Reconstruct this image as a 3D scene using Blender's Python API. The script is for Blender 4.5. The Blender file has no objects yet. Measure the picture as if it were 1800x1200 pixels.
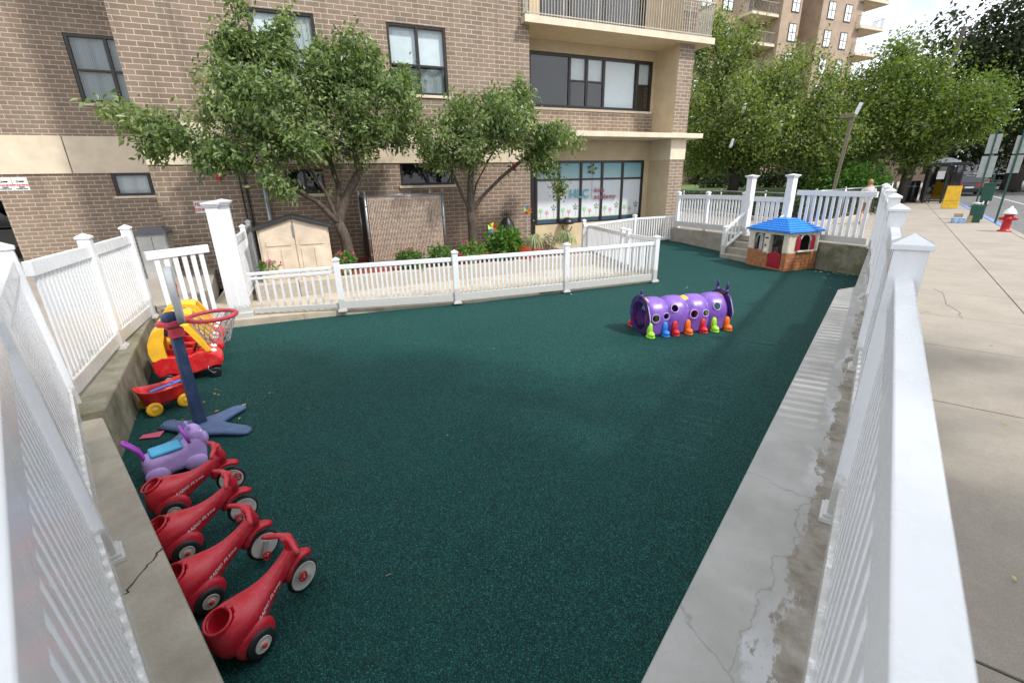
import bpy, math, random
import numpy as np
from mathutils import Vector, Matrix
random.seed(7); RNG=np.random.default_rng(7)
sc=bpy.context.scene; COL=sc.collection
PI=math.pi
# ------------------------------------------------------------------ camera
f_px=800.0; pit=math.radians(19.5216); rol=math.radians(-1.2879); head=math.radians(38.9004); CAMZ=2.6
fw=Vector((0,math.cos(pit),-math.sin(pit))); u0=Vector((0,math.sin(pit),math.cos(pit))); r0=Vector((1,0,0))
ri=r0*math.cos(rol)+u0*math.sin(rol); up=-r0*math.sin(rol)+u0*math.cos(rol)
RZ=Matrix.Rotation(head,3,'Z'); ri=RZ@ri; up=RZ@up; fw=RZ@fw
cam=bpy.data.cameras.new('camera'); co=bpy.data.objects.new('camera',cam); COL.objects.link(co)
m=Matrix.Identity(4)
for i,v in enumerate((ri,up,-fw)):
    for j in range(3): m[j][i]=v[j]
m[2][3]=CAMZ; co.matrix_world=m
cam.sensor_width=36; cam.lens=f_px/1800*36; cam.clip_start=0.03; cam.clip_end=2000
cam.dof.use_dof=True; cam.dof.focus_distance=5.0; cam.dof.aperture_fstop=3.5
sc.camera=co
# ------------------------------------------------------------------ light
SUN_EL=math.radians(50); SUN_DIR=Vector((0.98,0.15,0)).normalized()
sd=Vector((SUN_DIR.x*math.cos(SUN_EL),SUN_DIR.y*math.cos(SUN_EL),math.sin(SUN_EL)))
sun=bpy.data.lights.new('sun','SUN'); sun.energy=2.7; sun.angle=math.radians(3.2); sun.color=(1,.955,.89)
so=bpy.data.objects.new('sun',sun); COL.objects.link(so); so.rotation_euler=sd.to_track_quat('Z','Y').to_euler()
w=bpy.data.worlds.new('World'); sc.world=w; w.use_nodes=True
nt=w.node_tree; nt.nodes.clear()
out=nt.nodes.new('ShaderNodeOutputWorld'); bg=nt.nodes.new('ShaderNodeBackground')
sky=nt.nodes.new('ShaderNodeTexSky'); sky.sky_type='NISHITA'; sky.sun_disc=False
sky.sun_elevation=SUN_EL; sky.sun_rotation=math.atan2(SUN_DIR.x,SUN_DIR.y); sky.air_density=1.3; sky.dust_density=2.5
tc=nt.nodes.new('ShaderNodeTexCoord'); nz=nt.nodes.new('ShaderNodeTexNoise'); nz.inputs['Scale'].default_value=2.6; nz.inputs['Detail'].default_value=6
cr=nt.nodes.new('ShaderNodeValToRGB'); cr.color_ramp.elements[0].position=.28; cr.color_ramp.elements[1].position=.44
mx=nt.nodes.new('ShaderNodeMix'); mx.data_type='RGBA'; mx.inputs[7].default_value=(9.5,9.9,10.6,1)
nt.links.new(tc.outputs['Generated'],nz.inputs['Vector']); nt.links.new(nz.outputs['Fac'],cr.inputs['Fac'])
nt.links.new(cr.outputs['Color'],mx.inputs[0]); nt.links.new(sky.outputs[0],mx.inputs[6]); nt.links.new(mx.outputs[2],bg.inputs['Color'])
bg.inputs['Strength'].default_value=0.115; nt.links.new(bg.outputs[0],out.inputs[0])
sc.view_settings.view_transform='Standard'; sc.view_settings.look='None'; sc.view_settings.exposure=0.62; sc.view_settings.gamma=1
# ------------------------------------------------------------------ materials
MATS={}
def lin(c):
    return tuple(((x/12.92) if x<=.04045 else ((x+.055)/1.055)**2.4) for x in c)
class NT:
    def __init__(s,name):
        s.m=bpy.data.materials.new(name); s.m.use_nodes=True; s.t=s.m.node_tree; s.b=s.t.nodes['Principled BSDF']; s.o=s.t.nodes['Material Output']; MATS[name]=s.m
    def n(s,typ,**k):
        x=s.t.nodes.new(typ)
        for a,b in k.items():
            if a.startswith('_'): x.inputs[int(a[1:])].default_value=b
            elif '__' in a: x.inputs[a.replace('__',' ').strip()].default_value=b
            elif a in ('Scale','Detail','Roughness','Distortion','Strength','Distance','Fac'): x.inputs[a].default_value=b
            else: setattr(x,a,b)
        return x
    def l(s,a,b): s.t.links.new(a,b)
    def obj(s): return s.n('ShaderNodeTexCoord').outputs['Object']
    def noise(s,scale,detail=4,rough=.55,vec=None):
        n=s.n('ShaderNodeTexNoise',Scale=scale,Detail=detail,Roughness=rough); s.l(vec if vec is not None else s.obj(),n.inputs['Vector']); return n.outputs['Fac']
    def ramp(s,fac,stops):
        r=s.n('ShaderNodeValToRGB'); e=r.color_ramp.elements
        while len(e)<len(stops): e.new(.5)
        for i,(p,c) in enumerate(stops): e[i].position=p; e[i].color=tuple(c)+(1,) if len(c)==3 else c
        s.l(fac,r.inputs['Fac']); return r.outputs['Color']
    def mix(s,fac,a,b,mode='MIX'):
        x=s.n('ShaderNodeMix',data_type='RGBA',blend_type=mode)
        for i,v in ((0,fac),(6,a),(7,b)):
            if hasattr(v,'links'): s.l(v,x.inputs[i])
            else: x.inputs[i].default_value=v if i==0 else tuple(v)+(1,)
        return x.outputs[2]
    def bump(s,h,strength=.3,dist=.01):
        b=s.n('ShaderNodeBump',Strength=strength,Distance=dist); s.l(h,b.inputs['Height']); s.l(b.outputs[0],s.b.inputs['Normal'])
    def col(s,c):
        if hasattr(c,'links'): s.l(c,s.b.inputs['Base Color'])
        else: s.b.inputs['Base Color'].default_value=tuple(c)+(1,)
def plain(name,c,rough=.5,metal=0,var=.08,scale=6,bump=0,spec=.5,bscale=60,coat=0):
    """simple material with a little procedural unevenness (given in linear rgb)"""
    x=NT(name); f=x.noise(scale,5)
    lo=tuple(v*(1-var*1.6) for v in c); hi=tuple(min(1,v*(1+var)) for v in c)
    x.col(x.ramp(f,[(.3,lo),(.7,hi)])); x.b.inputs['Roughness'].default_value=rough; x.b.inputs['Metallic'].default_value=metal
    x.b.inputs['Specular IOR Level'].default_value=spec
    if coat: x.b.inputs['Coat Weight'].default_value=coat; x.b.inputs['Coat Roughness'].default_value=.1
    if bump: x.bump(x.noise(bscale,3),bump,.004)
    return x.m
def toy(name,c,rough=.36,bump=.1):
    x=NT(name); o=x.obj(); a=x.noise(6,6,.65,o); b=x.noise(55,5,.75,o)
    k=x.ramp(a,[(.3,tuple(v*.82 for v in c)),(.7,tuple(min(1,v*1.12) for v in c))])
    k=x.mix(x.ramp(b,[(.56,(0,0,0)),(.8,(.35,.35,.35))]),k,(.42,.36,.32))
    g=x.n('ShaderNodeNewGeometry'); s=x.n('ShaderNodeSeparateXYZ'); x.l(g.outputs['Normal'],s.inputs[0])
    k=x.mix(x.ramp(x.noise(11,6,.7,o),[(.5,(0,0,0)),(.75,(.22,.22,.22))]),k,(.34,.30,.27))
    mp=x.n('ShaderNodeMapping'); mp.inputs['Scale'].default_value=(3,40,40); mp.inputs['Rotation'].default_value=(.3,.5,.7); x.l(o,mp.inputs[0])
    k=x.mix(x.ramp(x.noise(3,3,.5,mp.outputs[0]),[(.66,(0,0,0)),(.7,(.25,.25,.25))]),k,tuple(min(1,v*1.5+.12) for v in c))
    x.col(k); x.l(x.ramp(a,[(.3,(rough-.06,)*3),(.7,(rough+.14,)*3)]),x.b.inputs['Roughness']); x.bump(b,bump,.003); return x.m
def concrete(name,c1,c2,moss=None,stain=(.12,.1,.08),scale=3.0,cracks=False,rough=.85,stainamt=.45):
    x=NT(name); o=x.obj()
    a=x.noise(scale,8,.65,o); b=x.noise(scale*14,4,.7,o); c=x.noise(scale*.45,6,.6,o)
    base=x.mix(x.ramp(a,[(.3,(0,0,0)),(.72,(1,1,1))]),c1,c2)
    base=x.mix(x.ramp(b,[(.35,(0,0,0)),(.8,(.35,.35,.35))]),base,tuple(v*.55 for v in c1))
    base=x.mix(x.ramp(c,[(.5,(0,0,0)),(.72,(stainamt,)*3)]),base,stain)
    if moss: base=x.mix(x.ramp(x.noise(2.1,7,.7,o),[(.42,(0,0,0)),(.6,(.85,.85,.85))]),base,moss)
    if cracks:
        v=x.n('ShaderNodeTexVoronoi',feature='DISTANCE_TO_EDGE',Scale=.55)
        n=x.n('ShaderNodeTexNoise',Scale=3.0,Detail=6.0); x.l(o,n.inputs['Vector'])
        mm=x.n('ShaderNodeMix',data_type='RGBA',blend_type='LINEAR_LIGHT'); mm.inputs[0].default_value=.12; x.l(o,mm.inputs[6]); x.l(n.outputs['Color'],mm.inputs[7]); x.l(mm.outputs[2],v.inputs['Vector'])
        base=x.mix(x.ramp(v.outputs['Distance'],[(.0,(.55,.55,.55)),(.006,(0,0,0))]),base,(.03,.028,.025))
    if 'walk' in name or 'asphalt' in name:
        v=x.n('ShaderNodeTexVoronoi',Scale=2.2); x.l(o,v.inputs['Vector']); sc_=x.n('ShaderNodeSeparateColor'); x.l(v.outputs['Color'],sc_.inputs[0])
        t1=x.ramp(v.outputs['Distance'],[(.035,(1,1,1)),(.05,(0,0,0))]); t2=x.ramp(sc_.outputs[0],[(.55,(0,0,0)),(.56,(.75,.75,.75))]); base=x.mix(x.mix(1.0,t1,t2,'MULTIPLY'),base,(.06,.055,.05))
        ag=x.noise(130,2,.6,o); base=x.mix(x.ramp(ag,[(.4,(.4,.4,.4)),(.62,(0,0,0))]),base,tuple(q*.5 for q in c1))
    x.col(base); x.b.inputs['Roughness'].default_value=rough
    x.bump(x.mix(.4,b,a),.35,.006); return x.m
def ledge_mat():
    x=NT('patched_ledge_concrete'); o=x.obj(); s=x.n('ShaderNodeSeparateXYZ'); x.l(o,s.inputs[0])
    a=x.noise(2.4,7,.6,o); fine=x.noise(40,5,.7,o)
    mp=x.n('ShaderNodeMapping'); mp.inputs['Scale'].default_value=(2.5,1,1); x.l(o,mp.inputs[0])
    edge=x.noise(3.2,9,.72,mp.outputs[0])
    smooth=x.mix(x.ramp(a,[(.3,(0,0,0)),(.7,(1,1,1))]),(.29,.285,.27),(.40,.395,.38))
    smooth=x.mix(x.ramp(fine,[(.55,(0,0,0)),(.8,(.4,.4,.4))]),smooth,(.22,.215,.2))
    rough=x.mix(x.ramp(x.noise(6,8,.7,o),[(.35,(0,0,0)),(.65,(1,1,1))]),(.16,.135,.105),(.33,.31,.27))
    # distance from the smooth strip's ragged edge: x + noise
    m=x.n('ShaderNodeMath',operation='MULTIPLY_ADD'); x.l(edge,m.inputs[0]); m.inputs[1].default_value=.42; x.l(s.outputs[0],m.inputs[2])
    c=x.mix(x.ramp(m.outputs[0],[(.17,(0,0,0)),(.187,(1,1,1))]),smooth,rough)
    w=x.n('ShaderNodeMath',operation='MULTIPLY_ADD'); x.l(edge,w.inputs[0]); w.inputs[1].default_value=.5; x.l(s.outputs[0],w.inputs[2])
    band=x.ramp(w.outputs[0],[(.14,(0,0,0)),(.18,(.65,.65,.65)),(.215,(.65,.65,.65)),(.225,(0,0,0))])
    band=x.mix(1.0,band,x.ramp(x.noise(1.1,3,.5,o),[(.46,(0,0,0)),(.58,(1,1,1))]),'MULTIPLY')
    c=x.mix(band,c,(.52,.53,.545))
    v=x.n('ShaderNodeTexVoronoi',feature='DISTANCE_TO_EDGE',Scale=.6); n=x.n('ShaderNodeTexNoise',Scale=4.0,Detail=7.0); x.l(o,n.inputs['Vector'])
    mm=x.n('ShaderNodeMix',data_type='RGBA',blend_type='LINEAR_LIGHT'); mm.inputs[0].default_value=.13; x.l(o,mm.inputs[6]); x.l(n.outputs['Color'],mm.inputs[7]); x.l(mm.outputs[2],v.inputs['Vector'])
    c=x.mix(x.ramp(v.outputs['Distance'],[(.0,(.3,.3,.3)),(.0018,(0,0,0))]),c,(.03,.025,.02))
    x.col(c); x.b.inputs['Roughness'].default_value=.8; x.bump(x.mix(.5,a,fine),.3,.005); return x.m
def granules(name):
    x=NT(name); o=x.obj()
    v=x.n('ShaderNodeTexVoronoi',Scale=175.0); x.l(o,v.inputs['Vector'])
    sp=x.n('ShaderNodeSeparateColor'); x.l(v.outputs['Color'],sp.inputs[0])
    c=x.ramp(sp.outputs[0],[(0,(.0008,.004,.006)),(.42,(.002,.015,.018)),(.62,(.004,.040,.037)),(.85,(.009,.090,.078)),(.96,(.02,.145,.125)),(1,(.07,.22,.19))])
    big=x.noise(.7,4,.6,o); c=x.mix(x.ramp(big,[(.35,(0,0,0)),(.7,(.22,.22,.22))]),c,(.008,.072,.062))
    med=x.noise(9,5,.6,o); c=x.mix(.16,c,x.ramp(med,[(.3,(.002,.02,.022)),(.7,(.008,.076,.065))]))
    c=x.mix(x.ramp(x.noise(2.3,6,.7,o),[(.56,(0,0,0)),(.75,(.16,.16,.16))]),c,(.045,.065,.05))
    x.col(c); x.b.inputs['Roughness'].default_value=.8; x.b.inputs['Specular IOR Level'].default_value=.2
    x.bump(v.outputs['Distance'],.55,.006); return x.m
def brick(name,cA,cB,mortar,bw=.345,bh=.119,ms=.011):
    x=NT(name); o=x.obj(); s=x.n('ShaderNodeSeparateXYZ'); x.l(o,s.inputs[0])
    a=x.n('ShaderNodeMath',operation='ADD'); x.l(s.outputs[0],a.inputs[0]); x.l(s.outputs[1],a.inputs[1])
    c=x.n('ShaderNodeCombineXYZ'); x.l(a.outputs[0],c.inputs[0]); x.l(s.outputs[2],c.inputs[1])
    b=x.n('ShaderNodeTexBrick'); x.l(c.outputs[0],b.inputs['Vector']); b.inputs['Scale'].default_value=1; b.offset=.5
    b.inputs['Brick Width'].default_value=bw; b.inputs['Row Height'].default_value=bh; b.inputs['Mortar Size'].default_value=ms; b.inputs['Mortar Smooth'].default_value=.1; b.inputs['Bias'].default_value=-.1
    b.inputs['Color1'].default_value=cA+(1,); b.inputs['Color2'].default_value=cB+(1,); b.inputs['Mortar'].default_value=mortar+(1,)
    n=x.noise(1.1,6,.6,o); n2=x.noise(38,4,.7,o)
    k=x.mix(x.ramp(n,[(.3,(.0,.0,.0)),(.75,(.3,.3,.3))]),b.outputs['Color'],tuple(v*.62 for v in cA))
    k=x.mix(.22,k,x.ramp(n2,[(.3,(.35,.35,.35)),(.7,(1,1,1))]),'MULTIPLY')
    mp=x.n('ShaderNodeMapping'); mp.inputs['Scale'].default_value=(1.2,1.2,.12); x.l(o,mp.inputs[0])
    k=x.mix(x.ramp(x.noise(2.2,6,.65,mp.outputs[0]),[(.5,(0,0,0)),(.72,(.38,.38,.38))]),k,(.07,.055,.042))
    k=x.mix(x.ramp(x.noise(.5,4,.6,o),[(.5,(0,0,0)),(.75,(.22,.22,.22))]),k,(.42,.36,.28))
    x.col(k); x.b.inputs['Roughness'].default_value=.82
    inv=x.n('ShaderNodeMath',operation='SUBTRACT'); inv.inputs[0].default_value=1; x.l(b.outputs['Fac'],inv.inputs[1])
    x.bump(inv.outputs[0],.6,.008); return x.m
def leaf(name,cols,trans=.35,rough=.45):
    x=NT(name); g=x.n('ShaderNodeNewGeometry'); r=g.outputs['Random Per Island']
    c=x.ramp(r,[(i/(len(cols)-1),k) for i,k in enumerate(cols)])
    c=x.mix(x.ramp(x.noise(.9,3),[(.35,(0,0,0)),(.7,(.5,.5,.5))]),c,tuple(v*1.25 for v in cols[-1]))
    x.col(c); x.b.inputs['Roughness'].default_value=rough; x.b.inputs['Specular IOR Level'].default_value=.35
    t=x.n('ShaderNodeBsdfTranslucent'); mm=x.n('ShaderNodeMix',data_type='RGBA',blend_type='MULTIPLY'); mm.inputs[0].default_value=1; x.l(c,mm.inputs[6]); mm.inputs[7].default_value=(1.3,1.45,.5,1); x.l(mm.outputs[2],t.inputs['Color'])
    ms=x.n('ShaderNodeMixShader'); ms.inputs[0].default_value=trans; x.l(x.b.outputs[0],ms.inputs[1]); x.l(t.outputs[0],ms.inputs[2]); x.l(ms.outputs[0],x.o.inputs['Surface']); return x.m
def glass(name,tint=(.84,.9,.92),refl=.045):
    x=NT(name); x.t.nodes.remove(x.b)
    t=x.n('ShaderNodeBsdfTransparent'); t.inputs[0].default_value=tint+(1,); g=x.n('ShaderNodeBsdfGlossy'); g.inputs['Roughness'].default_value=.03
    lw=x.n('ShaderNodeLayerWeight'); lw.inputs[0].default_value=.35
    r=x.n('ShaderNodeMapRange'); r.inputs['To Min'].default_value=refl; r.inputs['To Max'].default_value=.45; x.l(lw.outputs['Facing'],r.inputs['Value'])
    ms=x.n('ShaderNodeMixShader'); x.l(r.outputs[0],ms.inputs[0]); x.l(t.outputs[0],ms.inputs[1]); x.l(g.outputs[0],ms.inputs[2]); x.l(ms.outputs[0],x.o.inputs['Surface']); return x.m
def vinyl(name):
    x=NT(name); o=x.obj(); a=x.noise(5,6,.6,o); b=x.noise(40,5,.7,o)
    c=x.mix(x.ramp(a,[(.45,(0,0,0)),(.8,(.35,.35,.35))]),(.75,.765,.79),(.66,.67,.69))
    c=x.mix(x.ramp(b,[(.62,(0,0,0)),(.78,(.14,.14,.14))]),c,(.5,.5,.49))
    sp=x.n('ShaderNodeSeparateXYZ'); x.l(o,sp.inputs[0]); d=x.noise(14,7,.75,o)
    m=x.n('ShaderNodeMath',operation='MULTIPLY_ADD'); x.l(d,m.inputs[0]); m.inputs[1].default_value=-.45; x.l(sp.outputs[2],m.inputs[2])
    c=x.mix(x.ramp(m.outputs[0],[(-.0,(.55,.55,.55)),(.06,(0,0,0))]),c,(.33,.31,.26))
    mp=x.n('ShaderNodeMapping'); mp.inputs['Scale'].default_value=(9,9,.5); x.l(o,mp.inputs[0]); c=x.mix(x.ramp(x.noise(3,5,.6,mp.outputs[0]),[(.55,(0,0,0)),(.75,(.16,.16,.16))]),c,(.47,.46,.42))
    x.col(c); x.l(x.ramp(a,[(.3,(.16,)*3),(.7,(.34,)*3)]),x.b.inputs['Roughness']); x.b.inputs['Specular IOR Level'].default_value=.55
    return x.m
def curtain(name,c=(.62,.63,.62),scale=9,rot=False):
    x=NT(name); wv=x.n('ShaderNodeTexWave',Scale=scale,Distortion=1.5); wv.bands_direction='X'; x.l(x.obj(),wv.inputs['Vector'])
    x.col(x.ramp(wv.outputs['Fac'],[(0,tuple(v*.62 for v in c)),(.6,c)])); x.b.inputs['Roughness'].default_value=.9; return x.m
def bark(name,c1,c2):
    x=NT(name); o=x.obj(); mp=x.n('ShaderNodeMapping'); mp.inputs['Scale'].default_value=(1,1,.25); x.l(o,mp.inputs[0])
    a=x.noise(22,6,.7,mp.outputs[0]); x.col(x.ramp(a,[(.3,c1),(.7,c2)])); x.b.inputs['Roughness'].default_value=.9; x.bump(a,.7,.015); return x.m
M=dict(
 turf=granules('turf_granules'), vinyl=vinyl('white_vinyl'),
 brick=brick('brown_brick',(.285,.200,.145),(.205,.148,.108),(.60,.55,.45),ms=.0085),
 stucco=plain('beige_stucco',(.56,.455,.30),.8,var=.07,scale=2.2,bump=.15),
 stuccol=plain('pale_fascia_paint',(.66,.565,.43),.75,var=.08,scale=2.5,bump=.1),
 wallc=concrete('weathered_wall_concrete',(.28,.25,.2),(.40,.365,.30),stain=(.13,.11,.085),scale=4),
 mossc=concrete('mossy_wall_concrete',(.20,.185,.14),(.31,.28,.22),moss=(.095,.1,.045),scale=3.5,stainamt=.7),
 ledgec=ledge_mat(),
 stripc=concrete('stained_strip_concrete',(.24,.215,.18),(.46,.45,.43),stain=(.13,.09,.06),scale=7,stainamt=.8),
 patch=plain('whitish_cement_patch',(.6,.6,.6),.8,var=.15,scale=14),
 walk=concrete('sidewalk_concrete',(.30,.262,.215),(.385,.345,.29),stain=(.22,.19,.155),scale=1.8,stainamt=.6),
 curbc=concrete('curb_concrete',(.40,.35,.27),(.52,.46,.37),stain=(.2,.13,.08),scale=5),
 pebble=concrete('exposed_pebble_concrete',(.33,.3,.25),(.55,.5,.43),scale=26,stainamt=.2),
 joint=plain('dark_joint_filler',(.03,.028,.026),.9),
 asphalt=concrete('asphalt',(.13,.13,.13),(.19,.19,.185),scale=2.5,stain=(.09,.09,.09)),
 grass=plain('lawn_grass',(.085,.15,.025),.9,var=.35,scale=30,bump=.6),
 soil=plain('garden_soil',(.06,.045,.03),.95,var=.4,scale=25,bump=.6),
 mulch=plain('red_mulch',(.26,.05,.025),.95,var=.6,scale=45,bump=1,bscale=40),
 bluecurb=plain('blue_kerb_paint',(.17,.25,.5),.8,var=.3,scale=9), whiteline=plain('road_line_paint',(.6,.6,.58),.7),
 dframe=plain('dark_bronze_frame',(.022,.017,.014),.35), blackp=plain('black_plastic',(.012,.012,.012),.42), rubber=plain('tyre_rubber',(.016,.016,.017),.6,bump=.2),
 glass=glass('window_glass'), dglass=plain('dark_vehicle_glass',(.01,.013,.016),.06,spec=.8),
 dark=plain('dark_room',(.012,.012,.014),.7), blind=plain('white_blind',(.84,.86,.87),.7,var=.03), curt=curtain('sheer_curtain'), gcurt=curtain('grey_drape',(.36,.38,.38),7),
 film=plain('white_window_film',(.62,.66,.70),.45,var=.02,coat=.15), navyf=plain('navy_film',(.035,.08,.15),.4,coat=.15), yelf=plain('pale_yellow_film',(.62,.62,.38),.4),
 teal_t=plain('teal_letter',(.13,.42,.5),.5), maroon_t=plain('maroon_letter',(.33,.07,.1),.5), navy=plain('navy_blade',(.015,.02,.05),.5), lime=plain('lime_blade',(.42,.5,.03),.5), pink=plain('pink_blade',(.62,.1,.18),.5), palegreen=plain('pale_green_blade',(.3,.55,.25),.5),
 railp=plain('pale_metal_railing',(.43,.4,.35),.45,metal=.2), galv=plain('galvanised_steel',(.32,.34,.35),.38,metal=.75), slat=plain('tan_privacy_slat',(.50,.385,.30),.7,var=.2,scale=9),
 shed=plain('beige_resin',(.62,.51,.39),.6,var=.13,scale=3,bump=.25), shedr=plain('black_shed_roof',(.02,.022,.025),.5),
 greyr=plain('grey_resin',(.42,.42,.40),.55), greyroof=plain('grey_resin_lid',(.12,.12,.135),.5),
 sign=plain('white_sign_face',(.75,.75,.74),.4), red_t=plain('red_lettering',(.5,.02,.03),.5), black_t=plain('black_lettering',(.01,.01,.01),.5), white_t=plain('white_lettering',(.82,.8,.8),.5),
 red=toy('red_toy_plastic',(.52,.008,.026),.36), redb=toy('bright_red_plastic',(.60,.012,.018),.33), redd=plain('dark_red_cavity',(.16,.004,.01),.5),
 coral=plain('faded_red_plastic',(.62,.06,.09),.45,var=.1), yellow=toy('yellow_toy_plastic',(.80,.44,.015),.4), navyt=toy('navy_toy_plastic',(.022,.05,.125),.45), slate=toy('slate_blue_plastic',(.07,.125,.25),.5),
 bluet=plain('blue_toy_plastic',(.02,.2,.65),.4), cyan=plain('turquoise_seat',(.06,.42,.68),.38), lilac=toy('lilac_plastic',(.46,.31,.68),.42), magenta=plain('magenta_plastic',(.38,.06,.5),.38),
 purple=toy('purple_toy_plastic',(.19,.085,.44),.3), dpurple=plain('dark_purple_plastic',(.045,.018,.13),.35), orange=plain('orange_plastic',(.85,.16,.01),.38), limep=plain('lime_plastic',(.35,.68,.05),.38), yellowp=plain('golden_yellow_panel',(.8,.5,.08),.45),
 rim=plain('pale_rim_plastic',(.62,.62,.58),.4,var=.1), hub=plain('silver_wheel',(.5,.5,.48),.4,metal=.2), whitep=plain('white_plastic',(.75,.75,.73),.4), greyp=plain('grey_backboard_plastic',(.42,.44,.46),.45,var=.08),
 net=plain('net_cord',(.55,.5,.5),.8,var=.4,scale=60),
 cream=plain('cream_toy_plastic',(.70,.63,.52),.5,var=.08,scale=5), brown=plain('tan_brick_plastic',(.40,.165,.07),.55,var=.2,scale=9), dred=plain('crimson_shutter',(.34,.008,.03),.45), roofb=plain('blue_toy_roof',(.01,.2,.68),.4,var=.12,scale=6), chalk=plain('chalkboard',(.03,.035,.035),.8,var=.5,scale=7),
 hydr=plain('hydrant_red',(.45,.012,.02),.45), hydw=plain('hydrant_white',(.7,.72,.72),.45), greenpost=plain('dark_green_post',(.01,.07,.045),.45), signback=plain('sign_back_metal',(.36,.38,.37),.5,metal=.5), yboard=plain('yellow_board',(.72,.42,.01),.5,var=.12), black=plain('black_metal',(.01,.012,.013),.35), domew=plain('pale_shelter_roof',(.55,.58,.68),.35), shg=glass('shelter_glass',(.16,.19,.2),.12),
 car_s=plain('silver_car_paint',(.42,.45,.47),.25,metal=.5,coat=.7), car_g=plain('grey_car_paint',(.18,.21,.22),.25,metal=.5,coat=.7), car_k=plain('black_car_paint',(.012,.014,.018),.2,coat=.8), tail=plain('tail_lamp_red',(.6,.01,.01),.3),
 trunk=bark('cherry_bark',(.028,.02,.015),(.13,.10,.078)), trunkd=bark('dark_bark',(.02,.017,.014),(.075,.06,.048)), wood=bark('weathered_wood_pole',(.12,.1,.075),(.24,.2,.155)),
 leafc=leaf('cherry_leaves',[(.025,.055,.014),(.055,.105,.026),(.10,.165,.045),(.16,.23,.075),(.27,.33,.15)],rough=.33),
 leafg=leaf('street_tree_leaves',[(.032,.065,.012),(.068,.122,.02),(.115,.175,.03),(.165,.22,.05),(.25,.29,.10)]),
 leafy=leaf('bright_tree_leaves',[(.035,.068,.01),(.068,.12,.018),(.115,.17,.028),(.17,.22,.045)]),
 leafd=leaf('dark_tree_leaves',[(.008,.018,.006),(.014,.032,.009),(.026,.052,.014),(.05,.06,.02)],.2),
 bushl=leaf('bush_leaves',[(.04,.11,.012),(.08,.19,.03),(.13,.26,.05)]), hedge=leaf('dark_hedge_leaves',[(.01,.022,.006),(.02,.04,.01)],.15),
 spider=leaf('striped_grass_blades',[(.09,.14,.05),(.25,.3,.14),(.5,.52,.36)]), silverl=leaf('silvery_leaves',[(.12,.14,.1),(.25,.27,.22)]), plantl=leaf('garden_leaves',[(.03,.09,.012),(.07,.17,.025),(.12,.22,.05)]),
 petal=leaf('pink_petals',[(.55,.03,.2),(.7,.1,.35)]), petalr=leaf('red_petals',[(.55,.03,.01),(.7,.08,.02)]), drya=leaf('dry_leaf_brown',[(.28,.13,.03),(.45,.27,.06),(.5,.42,.2)]), paper=plain('white_paper_scrap',(.7,.7,.7),.7),
 pot=plain('pale_green_pot',(.36,.4,.16),.5,var=.1), tower=plain('lit_brown_brickwork',(.40,.30,.22),.85,var=.12,scale=1.2), towerd=plain('brown_and_shaded_brickwork',(.27,.195,.145),.85,var=.12,scale=1.2),  # tower brickwork has a lit copy and a darker shaded copy
 greybl=plain('grey_cladding',(.22,.225,.23),.7,var=.1,scale=.5), skin=plain('skin',(.5,.28,.2),.6), hair=plain('blond_hair',(.32,.17,.07),.7,var=.3,scale=40), shirt=plain('pale_patterned_shirt',(.6,.55,.53),.85,var=.3,scale=25), shorts=plain('tan_shorts',(.4,.26,.17),.85), shoe=plain('dark_shoe',(.02,.02,.02),.6), box=plain('pale_blue_carton',(.3,.45,.65),.7,var=.3,scale=12), card=plain('brown_cardboard',(.38,.26,.15),.85), bag=plain('white_plastic_bag',(.75,.77,.8),.5),
 redbr=brick('reddish_low_brick',(.25,.12,.08),(.3,.15,.1),(.4,.37,.32)),
 far=plain('distant_dark_brickwork',(.07,.045,.033),.9,var=.3,scale=.6),
)
def teal_film():
    x=NT('teal_gradient_film'); s=x.n('ShaderNodeSeparateXYZ'); x.l(x.obj(),s.inputs[0])
    r=x.n('ShaderNodeMapRange'); r.inputs['From Min'].default_value=2.6; r.inputs['From Max'].default_value=3.2; x.l(s.outputs[2],r.inputs['Value'])
    x.col(x.ramp(r.outputs[0],[(0,(.33,.5,.52)),(1,(.12,.33,.4))])); x.b.inputs['Roughness'].default_value=.4; x.b.inputs['Coat Weight'].default_value=.15; return x.m
M['tealf']=teal_film()
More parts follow.
